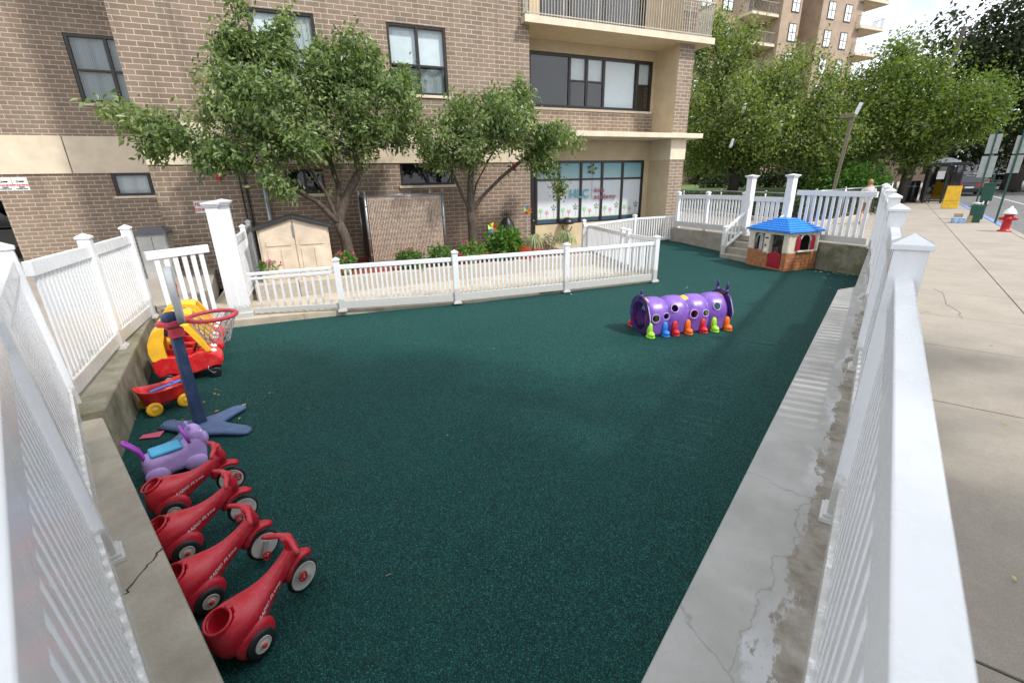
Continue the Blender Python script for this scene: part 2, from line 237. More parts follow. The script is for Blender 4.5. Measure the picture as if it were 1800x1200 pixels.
# ------------------------------------------------------------------ mesh builder
def rotz(a): return Matrix.Rotation(a,4,'Z')
def frame(o,x=None,z=None):
    """matrix with x axis along x and z close to z at o"""
    x=Vector(x).normalized(); z=Vector(z or (0,0,1)); y=z.cross(x).normalized(); z=x.cross(y)
    mm=Matrix.Identity(4)
    for i,v in enumerate((x,y,z)):
        for j in range(3): mm[j][i]=v[j]
    mm.translation=Vector(o); return mm
class MB:
    def __init__(s,T=None): s.v=[]; s.f=[]; s.T=T
    def add(s,vs,fs,T=None):
        b=len(s.v)
        TT=T if T is not None else None
        for p in vs:
            p=Vector(p)
            if TT is not None: p=TT@p
            if s.T is not None: p=s.T@p
            s.v.append(p[:])
        s.f+=[tuple(i+b for i in q) for q in fs]; return s
    def box(s,x0,x1,y0,y1,z0,z1,T=None):
        return s.add([(x0,y0,z0),(x1,y0,z0),(x1,y1,z0),(x0,y1,z0),(x0,y0,z1),(x1,y0,z1),(x1,y1,z1),(x0,y1,z1)],[(0,3,2,1),(4,5,6,7),(0,1,5,4),(1,2,6,5),(2,3,7,6),(3,0,4,7)],T)
    def bar(s,a,b,w,h,T=None,up=(0,0,1)):
        a=Vector(a); b=Vector(b); L=(b-a).length; F=frame(a,b-a,up)
        if T is not None: F=T@F
        return s.box(0,L,-w/2,w/2,-h/2,h/2,F)
    def loft(s,rings,closed=True,cap=True,T=None,ring_closed=True):
        n=len(rings[0]); vs=[p for r in rings for p in r]; fs=[]
        for i in range(len(rings)-1):
            for j in range(n if ring_closed else n-1):
                k=(j+1)%n; fs.append((i*n+j,i*n+k,(i+1)*n+k,(i+1)*n+j))
        if cap and ring_closed: fs.append(tuple(reversed(range(n)))); fs.append(tuple((len(rings)-1)*n+j for j in range(n)))
        return s.add(vs,fs,T)
    def tube(s,pts,rad,n=8,T=None,cap=True):
        pts=[Vector(p) for p in pts]; rings=[]; prev=None
        if not hasattr(rad,'__len__'): rad=[rad]*len(pts)
        for i,p in enumerate(pts):
            t=(pts[min(i+1,len(pts)-1)]-pts[max(i-1,0)]).normalized()
            a=Vector((0,0,1)) if abs(t.z)<.9 else Vector((1,0,0))
            if prev is not None: a=prev
            x=(a-t*a.dot(t)).normalized(); y=t.cross(x); prev=x
            rings.append([p+(x*math.cos(2*PI*j/n)+y*math.sin(2*PI*j/n))*rad[i] for j in range(n)])
        return s.loft(rings,cap=cap,T=T)
    def lathe(s,prof,n=20,T=None,cap=True):
        return s.loft([[(r*math.cos(2*PI*j/n),r*math.sin(2*PI*j/n),z) for j in range(n)] for r,z in prof],cap=cap,T=T)
    def ell(s,c,r,n=14,mm=9,T=None):
        prof=[]
        for i in range(mm+1):
            a=-PI/2+PI*i/mm; prof.append((max(math.cos(a),.002),math.sin(a)))
        F=Matrix.Translation(Vector(c))@Matrix.Diagonal((r[0],r[1],r[2],1))
        if T is not None: F=T@F
        return s.lathe(prof,n,F)
    def prism(s,poly,z0,z1,T=None):
        a=sum(poly[i][0]*poly[(i+1)%len(poly)][1]-poly[(i+1)%len(poly)][0]*poly[i][1] for i in range(len(poly)))
        if a<0: poly=list(reversed(poly))
        n=len(poly); return s.add([(x,y,z0) for x,y in poly]+[(x,y,z1) for x,y in poly],[tuple(reversed(range(n))),tuple(range(n,2*n))]+[(i,(i+1)%n,n+(i+1)%n,n+i) for i in range(n)],T)
    def torus(s,R,r,T=None,n=28,k=8,arc=2*PI,sx=1,sy=1):
        rings=[]; full=abs(arc-2*PI)<1e-6; N=n if full else n+1
        for i in range(N):
            a=arc*i/n; rings.append([((R+r*math.cos(2*PI*j/k))*math.cos(a)*sx,(R+r*math.cos(2*PI*j/k))*math.sin(a)*sy,r*math.sin(2*PI*j/k)) for j in range(k)])
        if full: rings.append(rings[0])
        return s.loft(rings,cap=not full,T=T)
    def build(s,name,mat,parent=None,smooth=False,bevel=0,seg=2,sub=0,world=True,solid=0):
        me=bpy.data.meshes.new(name); off=Vector(ORG.get(parent.name,(0,0,0))) if (parent is not None and world) else Vector((0,0,0))
        me.from_pydata([(Vector(p)-off)[:] for p in s.v],[],s.f); me.update()
        me.materials.append(M[mat] if isinstance(mat,str) else mat)
        if smooth:
            me.polygons.foreach_set('use_smooth',[True]*len(me.polygons))
        o=bpy.data.objects.new(name,me); COL.objects.link(o)
        if parent is not None: o.parent=parent; ORG[o.name]=ORG.get(parent.name,(0,0,0)) if world else (0,0,0)
        if solid:
            q=o.modifiers.new('solid','SOLIDIFY'); q.thickness=solid; q.offset=-1
        if bevel:
            q=o.modifiers.new('bevel','BEVEL'); q.width=bevel; q.segments=seg; q.limit_method='ANGLE'; q.angle_limit=.6; q.harden_normals=False
            me.polygons.foreach_set('use_smooth',[True]*len(me.polygons))
            try:
                q2=o.modifiers.new('wn','WEIGHTED_NORMAL'); q2.keep_sharp=False
            except Exception: pass
        if sub: q=o.modifiers.new('sub','SUBSURF'); q.levels=sub; q.render_levels=sub
        return o
ORG={}
def tag(o,label,cat,group=None,kind=None):
    if label: o['label']=label
    if cat: o['category']=cat
    if group: o['group']=group
    if kind: o['kind']=kind
    return o
def struct(o,label=None):
    o['kind']='structure'
    if label: o['label']=label
    return o
def thing(name,label,cat,loc=(0,0,0),rz=0,group=None):
    o=bpy.data.objects.new(name,None); COL.objects.link(o); o.location=loc; o.rotation_euler=(0,0,rz); o.empty_display_size=.2
    tag(o,label,cat,group); ORG[o.name]=tuple(loc) if rz==0 else (0,0,0); return o
def kids(o): return [c for c in bpy.data.objects if c.parent==o]
def dup(o,parent=None,**k):
    ch=kids(o); c=o.copy(); COL.objects.link(c); c.parent=parent
    for x in ch: dup(x,c)
    if 'loc' in k: c.location=k['loc']
    if 'rz' in k: c.rotation_euler=(0,0,k['rz'])
    if 'label' in k: c['label']=k['label']
    if 'group' in k: c['group']=k['group']
    return c
def bool_cut(o,cutters):
    """subtract meshes from o and bake the result"""
    for cb in cutters:
        q=o.modifiers.new('cut','BOOLEAN'); q.operation='DIFFERENCE'; q.solver='EXACT'; q.object=cb
    bpy.context.view_layer.update()
    dg=bpy.context.evaluated_depsgraph_get(); me=bpy.data.meshes.new_from_object(o.evaluated_get(dg))
    o.modifiers.clear(); o.data=me
    for cb in cutters: bpy.data.objects.remove(cb)
    return o
def text(s,size,T,mat,parent,name='lettering',shear=0,ext=.0012,bold=0,world=True,align='CENTER',spacing=1):
    cu=bpy.data.curves.new(name,'FONT'); cu.body=s; cu.size=size; cu.extrude=ext; cu.shear=shear; cu.offset=bold; cu.align_x=align; cu.align_y='CENTER'; cu.resolution_u=3; cu.space_character=spacing
    o=bpy.data.objects.new(name+'_tmp',cu); COL.objects.link(o); bpy.context.view_layer.update()
    me=bpy.data.meshes.new_from_object(o.evaluated_get(bpy.context.evaluated_depsgraph_get())); bpy.data.objects.remove(o)
    me.transform(T); 
    if parent is not None and world: me.transform(Matrix.Translation(-Vector(ORG.get(parent.name,(0,0,0)))))
    me.materials.clear(); me.materials.append(M[mat]); o=bpy.data.objects.new(name,me); COL.objects.link(o); o.parent=parent
    if parent is not None: ORG[o.name]=ORG.get(parent.name,(0,0,0)) if world else (0,0,0)
    return o
def facing(o,xdir,zdir=(0,0,1)):
    """text plane: local x -> xdir, local y -> up"""
    x=Vector(xdir).normalized(); y=Vector(zdir); y=(y-x*y.dot(x)).normalized(); z=x.cross(y); mm=Matrix.Identity(4)
    for i,v in enumerate((x,y,z)):
        for j in range(3): mm[j][i]=v[j]
    mm.translation=Vector(o); return mm
DA=math.radians(27.6); DD=Vector((math.sin(DA),math.cos(DA),0)); NN=Vector((math.cos(DA),-math.sin(DA),0))
def W(u,v,z=0): p=DD*u+NN*v; return Vector((p.x,p.y,z))
V0=-14.76
# ================================================================== SETTING
def turf():
    nx,ny=60,80; X=np.linspace(-11.2,.2,nx); Y=np.linspace(-.6,20.5,ny); vs=[]; fs=[]
    for j in range(ny):
        for i in range(nx):
            x,y=X[i],Y[j]; z=.19*min(1,max(0,(y-13.5)/4.5))*min(1,max(0,(-x-2)/4))
            vs.append((x,y,z))
    for j in range(ny-1):
        for i in range(nx-1): a=j*nx+i; fs.append((a,a+1,a+nx+1,a+nx))
    b=MB(); b.add(vs,fs); o=b.build('playground_turf','turf'); struct(o)
turf()
# ground below everything, reaching the horizon
b=MB(); b.add([(-900,-900,-.3),(900,-900,-.3),(900,900,-.3),(-900,900,-.3)],[(0,1,2,3)]); struct(b.build('ground','soil'))
WZ=.70
# the sidewalk slabs with joints
def slab(name,x0,x1,y0,y1,z0,z1,mat,label=None):
    return struct(MB().box(x0,x1,y0,y1,z0,z1).build(name,mat),label)
ys=[-9,-6.2,-3.4,-.6,2.2,5.1,6.9,8.45,10.2,12.2,14.4,16.6,18.9,21.3,23.8,26.4,29.2,32.2,35.4,39,43,47.5,53,60,70,85,110,150,200]
b=MB()
for i in range(len(ys)-1):
    g=.006 if i>4 else .008
    b.box(.26,1.75,ys[i]+g,ys[i+1]-g,.3,WZ); b.box(1.762,3.18,ys[i]+g,ys[i+1]-g,.3,WZ)
_A=(-.2+.155,15.1+.314); b.prism([(.248,15.5),(.248,34),(-7.6,34),(-12,24),(-6.6,18.75),(.0,15.48)],.3,WZ-.004)
struct(b.build('sidewalk','walk',bevel=.004,seg=1))
struct(MB().box(.255,3.19,-9,200,.25,WZ-.012).build('sidewalk_joint_bed','joint'))
slab('kerb',3.2,3.38,-9,200,.2,WZ-.003,'walk')
slab('blue_kerb_stripe',3.2,3.383,23.5,60,.69,WZ+.003,'bluecurb')
slab('road',3.39,17,-30,250,.3,.55,'asphalt'); 
struct(MB().box(9.1,9.22,-10,200,.553,.556).box(6.3,6.4,20,200,.553,.556).build('road_line','whiteline'))
slab('far_pavement',17,26,-30,250,.3,.68,'walk')
# courtyard paving, driveway, garden lawn
b=MB(); b.prism([(-10.3,3.0),(-9.35,5.2),(-8.45,6.35),(-7.25,8.0),(-5.95,10.1),(-4.8,12.0),(-7.9,14.6),(-7.5,17.6),(-14,22),W(6,-18)[:2],W(-9,-20)[:2],(-20,8)],-.1,.142); struct(b.build('courtyard_paving','curbc'))
wl=Vector((-.94,.341,0))
P0=Vector((-5.66,.60,0))
def L(t): p=P0+wl*t; return (p.x,p.y)
b=MB(); b.prism([(-5.9,.3),L(4.6),L(4.75),(-11.5,3.6),(-24,8.5),(-40,10),(-40,-12),(-.6,-12),(-.3,-.35)],-.05,.46); struct(b.build('driveway','walk'))
# lawn: gentle mound behind the chain-link fence
vs=[];fs=[]; nx,ny=30,24
for j in range(ny):
    for i in range(nx):
        x=-34+i*(33.5/(nx-1)); y=19+j*(60/(ny-1)); d=max(0,min(1,(y-26-(.0*x))/12)); z=.66+1.0*d*d*(3-2*d)*min(1,max(0,(-x-1.5)/4))+.05*math.sin(x*.7)*math.sin(y*.4)
        if y<29 and x>-7.5: z=.6
        vs.append((x,y,z))
for j in range(ny-1):
    for i in range(nx-1): a=j*nx+i; fs.append((a,a+1,a+nx+1,a+nx))
o=MB().add(vs,fs).build('lawn','grass',smooth=True); struct(o)
# ================================================================== RETAINING WALLS
def simple(name,label,cat,mb,mat,bevel=.012,group=None,smooth=False):
    o=mb.build(name,mat,bevel=bevel,smooth=smooth); tag(o,label,cat,group); return o
b=MB(); b.prism([(-5.64,.575),(-1.9,.275),(0.0,.12),(0.0,-.5),(-5.9,-.05)],-.1,.5)
nw=simple('retaining_wall','low grey concrete retaining wall beneath the nearest left fence beside the red trikes','wall',b,'wallc',.02)
ck=[]
pp=Vector((-3.05,.37,.5015)); 
crk=MB(); rq=random.Random(12); q=[(-3.12+.36*i/22+rq.uniform(-.014,.014),.373-.37*i/22+rq.uniform(-.012,.012)) for i in range(23)]
for i in range(len(q)-1): crk.bar((q[i][0],q[i][1],.5005),(q[i+1][0],q[i+1][1],.5005),.004+.006*rq.random(),.004)
crk.build('crack','joint',nw)
b=MB(); b.prism([(-5.68,.615),L(4.9),(-10.4,1.6),(-6.05,.02),(-5.93,.0)],-.1,.56)
simple('retaining_wall','mossy green stained retaining wall behind the basketball hoop and toy cars','wall',b,'mossc',.025)
# right wall: strip + broad ledge
b=MB(); b.prism([(-.41,-.8),(-.415,9.45),(-.2,9.85),(-.2,15.1),(.25,15.1),(.25,-.8)],-.1,.715)
lg=simple('retaining_wall','long concrete ledge with smooth grey patching and stained edge under the right hand fence','wall',b,'ledgec',.015)
# far wall with steps
FW=Vector((-.896,.443,0)); FN=Vector((-.443,-.896,0)); F0=Vector((-.2,15.1,0))
def Fp(t,n=0,z=0): p=F0+FW*t+FN*n; return (p.x,p.y,z)
b=MB(); b.prism([Fp(-.5)[:2],Fp(2.3)[:2],Fp(2.3,-.35)[:2],Fp(-.5,-.35)[:2]],-.1,.745)
simple('retaining_wall','darker blotched concrete wall behind and right of the playhouse','wall',b,'mossc',.012)  # this wall section uses the darker concrete with greenish blotches
b=MB(); b.prism([Fp(3.9)[:2],Fp(7.2)[:2],Fp(7.2,-.35)[:2],Fp(3.9,-.35)[:2]],-.1,.70)
simple('retaining_wall','pale concrete wall left of the steps beneath the far white fence','wall',b,'wallc',.012)
b=MB()
for i in range(3):
    b.prism([Fp(2.3,.28*(3-i)-.28+.3)[:2],Fp(3.9,.28*(3-i)-.28+.3)[:2],Fp(3.9,.28*(2-i)-.28+.3-(.0 if i<2 else .6))[:2],Fp(2.3,.28*(2-i)-.28+.3-(.0 if i<2 else .6))[:2]],-.1,.17+.18*i)
b.prism([Fp(2.3,-.0)[:2],Fp(3.9,-.0)[:2],Fp(3.9,-.6)[:2],Fp(2.3,-.6)[:2]],.55,.702)
b.prism([Fp(3.9,.5)[:2],Fp(4.12,.5)[:2],Fp(4.12,.0)[:2],Fp(3.9,.0)[:2]],-.1,.5)
simple('concrete_steps','three grey concrete steps rising from the green surface beside the playhouse','steps',b,'wallc',.012)
# front curb
A1=Vector((-9.15,2.85,0)); pts=[(-9.75,2.9),(-8.95,4.32),(-8.15,5.55),(-6.95,7.25),(-5.62,9.5),(-4.36,11.65)]
inn=[(-10.4,3.6),(-9.35,5.2),(-8.45,6.35),(-7.25,8.0),(-5.95,10.1),(-4.8,12.0)]
b=MB()
for i in range(5):
    g=.004
    a,c=Vector(pts[i]),Vector(pts[i+1]); d,e=Vector(inn[i]),Vector(inn[i+1]); dr=(c-a).normalized()*g
    h=(.15,.13,.07,.035,.02,.02)
    vs=[(*(a+dr),-.1),(*(c-dr),-.1),(*(e-dr),-.1),(*(d+dr),-.1),(*(a+dr),h[i]),(*(c-dr),h[i+1]),(*(e-dr),.15),(*(d+dr),.15)]
    b.add(vs,[(0,3,2,1),(4,5,6,7),(0,1,5,4),(1,2,6,5),(2,3,7,6),(3,0,4,7)])
simple('kerb_strip','worn beige concrete kerb under the long low white picket fence','kerb',b,'curbc',.012)
t=thing('drain_grate','rusty brown drain grate let into the kerb below the low white fence','grate',(-6.0,8.95,.02))
b=MB(); T=frame((-6.18,8.72,.05),(.51,.86,0)); 
for i in range(9): b.box(i*.06,i*.06+.03,-.09,.09,0,.018,T)
b.box(-.02,.54,-.11,-.09,0,.02,T).box(-.02,.54,.09,.11,0,.02,T); b.build('grate_bar','trunk',t)
# ================================================================== FENCES
def post_mb(b,p,z0,z1,s=.127,ang=0):
    T=Matrix.Translation(Vector((p[0],p[1],0)))@rotz(ang); b.box(-s/2,s/2,-s/2,s/2,z0,z1,T); return T
def cap_mb(T,z,s,h=.045,o=.014,SH=None):
    b=MB(SH); k=s/2+o; vs=[(-k,-k,z),(k,-k,z),(k,k,z),(-k,k,z),(-k,-k,z+.025),(k,-k,z+.025),(k,k,z+.025),(-k,k,z+.025),(0,0,z+.025+h)]
    b.add(vs,[(0,3,2,1),(0,1,5,4),(1,2,6,5),(2,3,7,6),(3,0,4,7),(4,5,8),(5,6,8),(6,7,8),(7,4,8)],T); return b
def fence(label,pts,z0,zt,posts=None,pick=.16,pw=.08,pt=.024,rail=(.07,.14),brail=(.07,.16),ps=.127,bz=.06,group='white vinyl picket fences',extra=.09,zb=None,base=True,name='picket_fence',cat='fence',tops=None,dbl=False,noposts=(),lean=None):
    """pts: post positions; z0/zt lists or floats = ground and top rail top"""
    n=len(pts); Z0=z0 if hasattr(z0,'__len__') else [z0]*n; ZT=zt if hasattr(zt,'__len__') else [zt]*n
    t=thing(name,label,cat,(pts[0][0],pts[0][1],Z0[0]),0,group)
    SH=None
    if lean:
        SH=Matrix.Identity(4); SH[0][2]=lean[0]; SH[1][2]=lean[1]; SH[0][3]=-lean[0]*Z0[0]; SH[1][3]=-lean[1]*Z0[0]
    for i,p in enumerate(pts):
        if i in noposts: continue
        q=pts[min(i+1,n-1)]; r=pts[max(i-1,0)]; ang=math.atan2(q[1]-r[1],q[0]-r[0])
        b=MB(SH); T=post_mb(b,p,Z0[i],ZT[i]+extra,ps,ang); po=b.build('post','vinyl',t,bevel=.004)
        cap_mb(T,ZT[i]+extra,ps,SH=SH).build('post_cap','vinyl',po,bevel=.003)
        if base:
            k=ps/2+.03; MB(SH).box(-k,k,-k,k,Z0[i],Z0[i]+.03,T).box(-k+.014,k-.014,-k+.014,k-.014,Z0[i]+.03,Z0[i]+.05,T).build('post_base','vinyl',po,bevel=.003)
    for i in range(n-1):
        a=Vector((pts[i][0],pts[i][1],0)); c=Vector((pts[i+1][0],pts[i+1][1],0)); d=(c-a); Ln=d.length; d.normalize()
        a2=a+d*(ps/2-.01); c2=c-d*(ps/2-.01)
        def at(s_,z): return (a2+(c2-a2)*s_)+Vector((0,0,z))
        zt0,zt1,zb0,zb1=ZT[i],ZT[i+1],Z0[i]+bz,Z0[i+1]+bz
        MB(SH).bar(at(0,zt0-rail[1]/2),at(1,zt1-rail[1]/2),rail[0],rail[1]).build('top_rail','vinyl',t,bevel=.006)
        if dbl: MB(SH).bar(at(0,zt0-rail[1]-.06),at(1,zt1-rail[1]-.06),rail[0]*.8,.05).build('second_rail','vinyl',t,bevel=.004)
        MB(SH).bar(at(0,zb0+brail[1]/2),at(1,zb1+brail[1]/2),brail[0],brail[1]).build('bottom_rail','vinyl',t,bevel=.006)
        b=MB(SH); k=max(1,int(round(Ln/pick)))-1
        y=Vector((-d.y,d.x,0))
        for j in range(k):
            s_=(j+1)/(k+1); p=a2+(c2-a2)*s_; T=frame(p,d); zb_=zb0+(zb1-zb0)*s_+brail[1]-.005; zt_=zt0+(zt1-zt0)*s_-rail[1]+.005
            b.box(-pw/2,pw/2,-pt/2,pt/2,zb_,zt_,T)
        b.build('pickets','vinyl',t,bevel=.003 if pw>.06 else 0,seg=1)
    return t
# right hand fence
rp=[(.125,.05),(.118,2.83),(.074,5.5),(.037,8.15),(-.03,10.8),(-.1,13.3),(-.17,15.16)]
fence('tall white picket fence between the sidewalk and the concrete ledge at right',rp,.715,2.13,pick=.15,extra=.13)
# left near fence
lp=[(-.45,-.07),(-3.28,.125),(-6.1,.45)]
fence('tall white picket fence on the low wall in the near left corner',lp,[.5,.5,.5],[2.02,2.03,2.02],pick=.13,pw=.075,lean=(-.003,-.045))
lq=[(-6.13,.47),(-7.82,1.2),(-9.55,2.0)]
fence('tall white picket fence on the mossy wall behind the toy cars',lq,[.56,.56,.5],[1.98,1.93,1.9],pick=.115,pw=.07,noposts=(0,))
# gate between left fence and the big column
fence('white picket gate panel between the left fence and the broad white column',[(-9.56,2.1),(-9.72,3.2)],[.13,.13],[1.6,1.6],pick=.17,pw=.08,noposts=(0,1),base=False,name='picket_gate',cat='gate')
def big_post(label,p,z0,z1,s=.2,ang=0,double=False):
    t=thing('gate_post',label,'gate post',(p[0],p[1],z0),0,'tall white gate posts')
    T=Matrix.Translation(Vector((p[0],p[1],0)))@rotz(ang); off=[(0,0)] if not double else [(-.065,0),(.11,.0)]
    b=MB()
    for k,(ox,oy) in enumerate(off): b.box(ox-s/2,ox+s/2,-s/2+k*.03,s/2-k*.03,z0,z1-.12-(0 if k==0 else -.03),T)
    k=s/2+.025
    b.box(off[0][0]-k,off[-1][0]+k,-k,k,z0,z0+.12,T); b.build('shaft','vinyl',t,bevel=.006)
    for q,(ox,oy) in enumerate(off):
        c=MB(); zz=z1-.12+(.03 if q else 0)
        for (e,h0,h1) in ((.015,0,.035),(.04,.035,.06),(.055,.06,.085)): c.box(ox-s/2-e,ox+s/2+e,-s/2-e,s/2+e,zz+h0,zz+h1,T)
        kk=s/2+.03; c.add([(ox-kk,-kk,zz+.085),(ox+kk,-kk,zz+.085),(ox+kk,kk,zz+.085),(ox-kk,kk,zz+.085),(ox,0,zz+.12)],[(0,1,4),(1,2,4),(2,3,4),(3,0,4),(3,2,1,0)],T)
        c.build('capital','vinyl',t,bevel=.006)
    return t
big_post('broad white column with double stepped cap beside the courtyard gate',(-9.66,3.42),.13,2.36,.2,math.radians(62),True)
# long low front fence
ff=[(-9.6,3.62),(-8.5,4.95),(-7.12,6.92),(-5.72,9.2),(-4.44,11.42)]
fence('low white picket gate right of the broad column before the shed',ff[:2],[.13,.12],[1.0,1.04],pick=.155,pw=.04,rail=(.05,.06),dbl=True,brail=(.045,.1),noposts=(0,1),base=False,name='picket_gate',cat='gate')
fence('long low white picket fence between the green surface and the planter',ff[1:],[.1,.04,.03,.02],[1.06,1.06,1.05,1.06],pick=.105,pw=.04,ps=.12,rail=(.05,.09),brail=(.05,.17),bz=.05,extra=.09)
fence('short white picket fence running back from the low fence corner to the courtyard',[(-4.42,11.59),(-5.55,12.16),(-5.85,12.44),(-8.2,14.3)],[.05,.1,.1,.14],[1.12,1.12,1.12,1.12],pick=.105,pw=.04,ps=.11,rail=(.05,.09),brail=(.05,.12),extra=.08,noposts=(0,),base=False)
fence('low white picket fence crossing to the far wall under the pillar',[(-7.9,13.7),(-7.51,16.93),(-6.38,18.5)],[.1,.14,.2],[1.14,1.14,1.16],pick=.11,pw=.045,ps=.12,rail=(.05,.08),brail=(.05,.12),extra=.07,noposts=(0,),base=False)
# far fence on the wall
fp=lambda t,n=-.12:Fp(t,n)[:2]
fence('white picket fence on the far wall left of the steps',[fp(6.95),fp(5.55),fp(4.05)],[.71]*3,[1.93,1.95,1.95],pick=.135,pw=.06,ps=.11,extra=.06,brail=(.06,.2),base=False)
fence('white picket fence on the far wall above the playhouse',[fp(2.32),fp(.1)],[.75]*2,[2.14,2.12],pick=.19,pw=.085,noposts=(0,1),brail=(.06,.17),bz=.04,base=False)
big_post('tall white gate post left of the steps gate',Fp(3.87,-.12)[:2],.70,2.6,.2,math.atan2(FW.y,FW.x))
big_post('tall white gate post right of the steps above the playhouse roof',Fp(2.5,-.12)[:2],.70,2.6,.2,math.atan2(FW.y,FW.x))
fence('narrow white gate standing between the two tall gate posts',[fp(3.74),fp(2.62)],[.78]*2,[1.93]*2,pick=.2,pw=.12,noposts=(0,1),brail=(.06,.2),rail=(.06,.14),base=False,name='picket_gate',cat='gate')
def handrail(label,t0):
    a=Vector(Fp(t0,.78)); b_=Vector(Fp(t0,.02)); t=thing('stair_handrail',label,'handrail',(a.x,a.y,.17),0,'white handrails of the steps')
    p=MB(); T=post_mb(p,a,.16,1.0,.1,math.atan2(FW.y,FW.x)); po=p.build('post','vinyl',t,bevel=.003); cap_mb(T,1.0,.1).build('post_cap','vinyl',po)
    MB().bar(a+Vector((0,0,.93)),b_+Vector((0,0,1.42)),.07,.05).build('sloped_rail','vinyl',t,bevel=.008)
    MB().bar(a+Vector((0,0,.87)),b_+Vector((0,0,1.36)),.04,.04).bar(a+Vector((0,0,.32)),b_+Vector((0,0,.80)),.05,.07).build('lower_rail','vinyl',t,bevel=.004)
    c=MB()
    for i in range(4):
        s_=(i+.8)/4.6; q=a+(b_-a)*s_; c.box(-.02,.02,-.02,.02,.34+.48*s_,.87+.49*s_,Matrix.Translation((q.x,q.y,0)))
    c.build('baluster','vinyl',t)
handrail('white sloping handrail on the left side of the steps',3.87)
handrail('white sloping handrail on the right side of the steps behind the playhouse',2.5)
# ================================================================== APARTMENT BUILDING
Bt=thing('apartment_building','brown brick apartment building with beige bands and balcony behind the playground','building',W(0,V0),PI/2-DA)
# local frame: x = along facade, y = into the building, z up ; wall plane y=0
def wall(b,u0,u1,z0,z1,y,holes=(),depth=.18):
    us=sorted(set([u0,u1]+[h[0] for h in holes]+[h[1] for h in holes])); zs=sorted(set([z0,z1]+[h[2] for h in holes]+[h[3] for h in holes]))
    us=[x for x in us if u0<=x<=u1]; zs=[x for x in zs if z0<=x<=z1]
    for i in range(len(us)-1):
        for j in range(len(zs)-1):
            cu,cz=(us[i]+us[i+1])/2,(zs[j]+zs[j+1])/2
            if any(h[0]<cu<h[1] and h[2]<cz<h[3] for h in holes): continue
            b.add([(us[i],y,zs[j]),(us[i+1],y,zs[j]),(us[i+1],y,zs[j+1]),(us[i],y,zs[j+1])],[(0,1,2,3)])
    for h in holes:
        a,c,d,e=h; b.add([(a,y,d),(c,y,d),(c,y,e),(a,y,e),(a,y+depth,d),(c,y+depth,d),(c,y+depth,e),(a,y+depth,e)],[(0,4,5,1),(1,5,6,2),(2,6,7,3),(3,7,4,0)])
    return b
H1=[(-.55,1.02,5.0,6.75),(2.86,4.54,5.0,6.75),(-.3,.7,2.35,3.0),(2.86,4.54,2.5,3.18)]
b=wall(MB(),-3.35,7.23,-.1,13.5,0,H1+[(-.55,1.02,8.1,9.85),(2.86,4.54,8.1,9.85)]); b.add([(7.23,0,-.1),(7.23,1.25,-.1),(7.23,1.25,13.5),(7.23,0,13.5)],[(0,1,2,3)]); b.add([(-3.35,4,-.1),(-3.35,0,-.1),(-3.35,0,13.5),(-3.35,4,13.5)],[(0,1,2,3)])
b.build('brick_wall','brick',Bt,world=False)
H2=[(-5.43,-3.5,5.0,6.78),(-5.27,-3.4,2.38,3.06)]
b=wall(MB(),-8.0,-3.35,-.1,13.5,4.0,H2); wall(b,-14,-8.0,2.35,13.5,4.0); b.add([(-8.0,4,-.1),(-8.0,4,2.35),(-8.0,7.5,2.35),(-8.0,7.5,-.1)],[(0,1,2,3)]); b.build('brick_wall','brick',Bt,world=False)
MB().add([(-14,4,2.35),(-8.0,4,2.35),(-8.0,12,2.35),(-14,12,2.35)],[(0,1,2,3)]).add([(-14,12,-.1),(-8.0,12,-.1),(-8.0,12,2.35),(-14,12,2.35)],[(0,1,2,3)]).build('carport_ceiling','dark',Bt,world=False)
b=wall(MB(),7.95,13.2,4.12,5.0,1.19); b.build('brick_wall','brick',Bt,world=False)
MB().box(13.22,13.92,0,1.2,-.1,3.2).box(13.22,13.92,0,1.2,4.13,13.5).build('brick_pillar','brick',Bt,world=False)
b=MB().add([(13.92,1.2,-.1),(13.92,16,-.1),(13.92,16,13.5),(13.92,1.2,13.5)],[(0,1,2,3)]).add([(-14,16,13.5),(13.92,16,13.5),(13.92,1.2,13.5),(-3.35,0,13.5),(-14,4,13.5)],[(0,1,2,3,4)]).add([(13.92,16,-.1),(-14,16,-.1),(-14,16,13.5),(13.92,16,13.5)],[(0,1,2,3)]); b.build('brick_wall','brick',Bt,world=False)
# beige parts
b=wall(MB(),7.23,13.22,-.1,3.95,1.2,[(7.28,8.02,.0,3.24),(8.02,12.98,.94,3.24)],.1); wall(b,7.23,13.22,4.12,7.1,1.2,[(7.78,13.08,5.0,6.72)],.15); wall(b,7.23,13.22,7.26,13.5,1.2,[(8.2,12.6,7.3,9.4)],.15)
b.add([(13.215,0,-.1),(13.215,1.2,-.1),(13.215,1.2,13.5),(13.215,0,13.5)],[(3,2,1,0)])
b.build('beige_wall','stucco',Bt,world=False)
MB().box(13.2,13.94,-.02,1.2,3.2,3.945).build('pillar_block','stuccol',Bt,world=False,bevel=.01)
MB().box(7.0,14.5,-.27,1.19,3.95,4.115).build('floor_slab','stuccol',Bt,world=False,bevel=.012)
MB().box(7.235,13.2,1.1,1.19,4.3,4.34).build('ledge_strip','stuccol',Bt,world=False) if False else None
MB().box(-3.36,6.995,-.035,.0,3.14,4.12).build('beige_band','stuccol',Bt,world=False,bevel=.006)
MB().box(-14,-3.36,3.96,3.999,3.06,4.10).build('beige_band','stuccol',Bt,world=False,bevel=.006)
MB().box(-6.17,-6.15,3.95,3.9595,3.08,4.09).build('band_joint','trunk',Bt,world=False)
sb=MB().box(6.95,14.52,-.3,1.19,7.06,7.25).build('balcony_slab','stucco',Bt,world=False,bevel=.012)
MB().box(6.94,14.53,-.315,-.301,7.055,7.252).build('slab_fascia','stuccol',sb,world=False)
rl=thing('x','x','x'); bpy.data.objects.remove(rl)
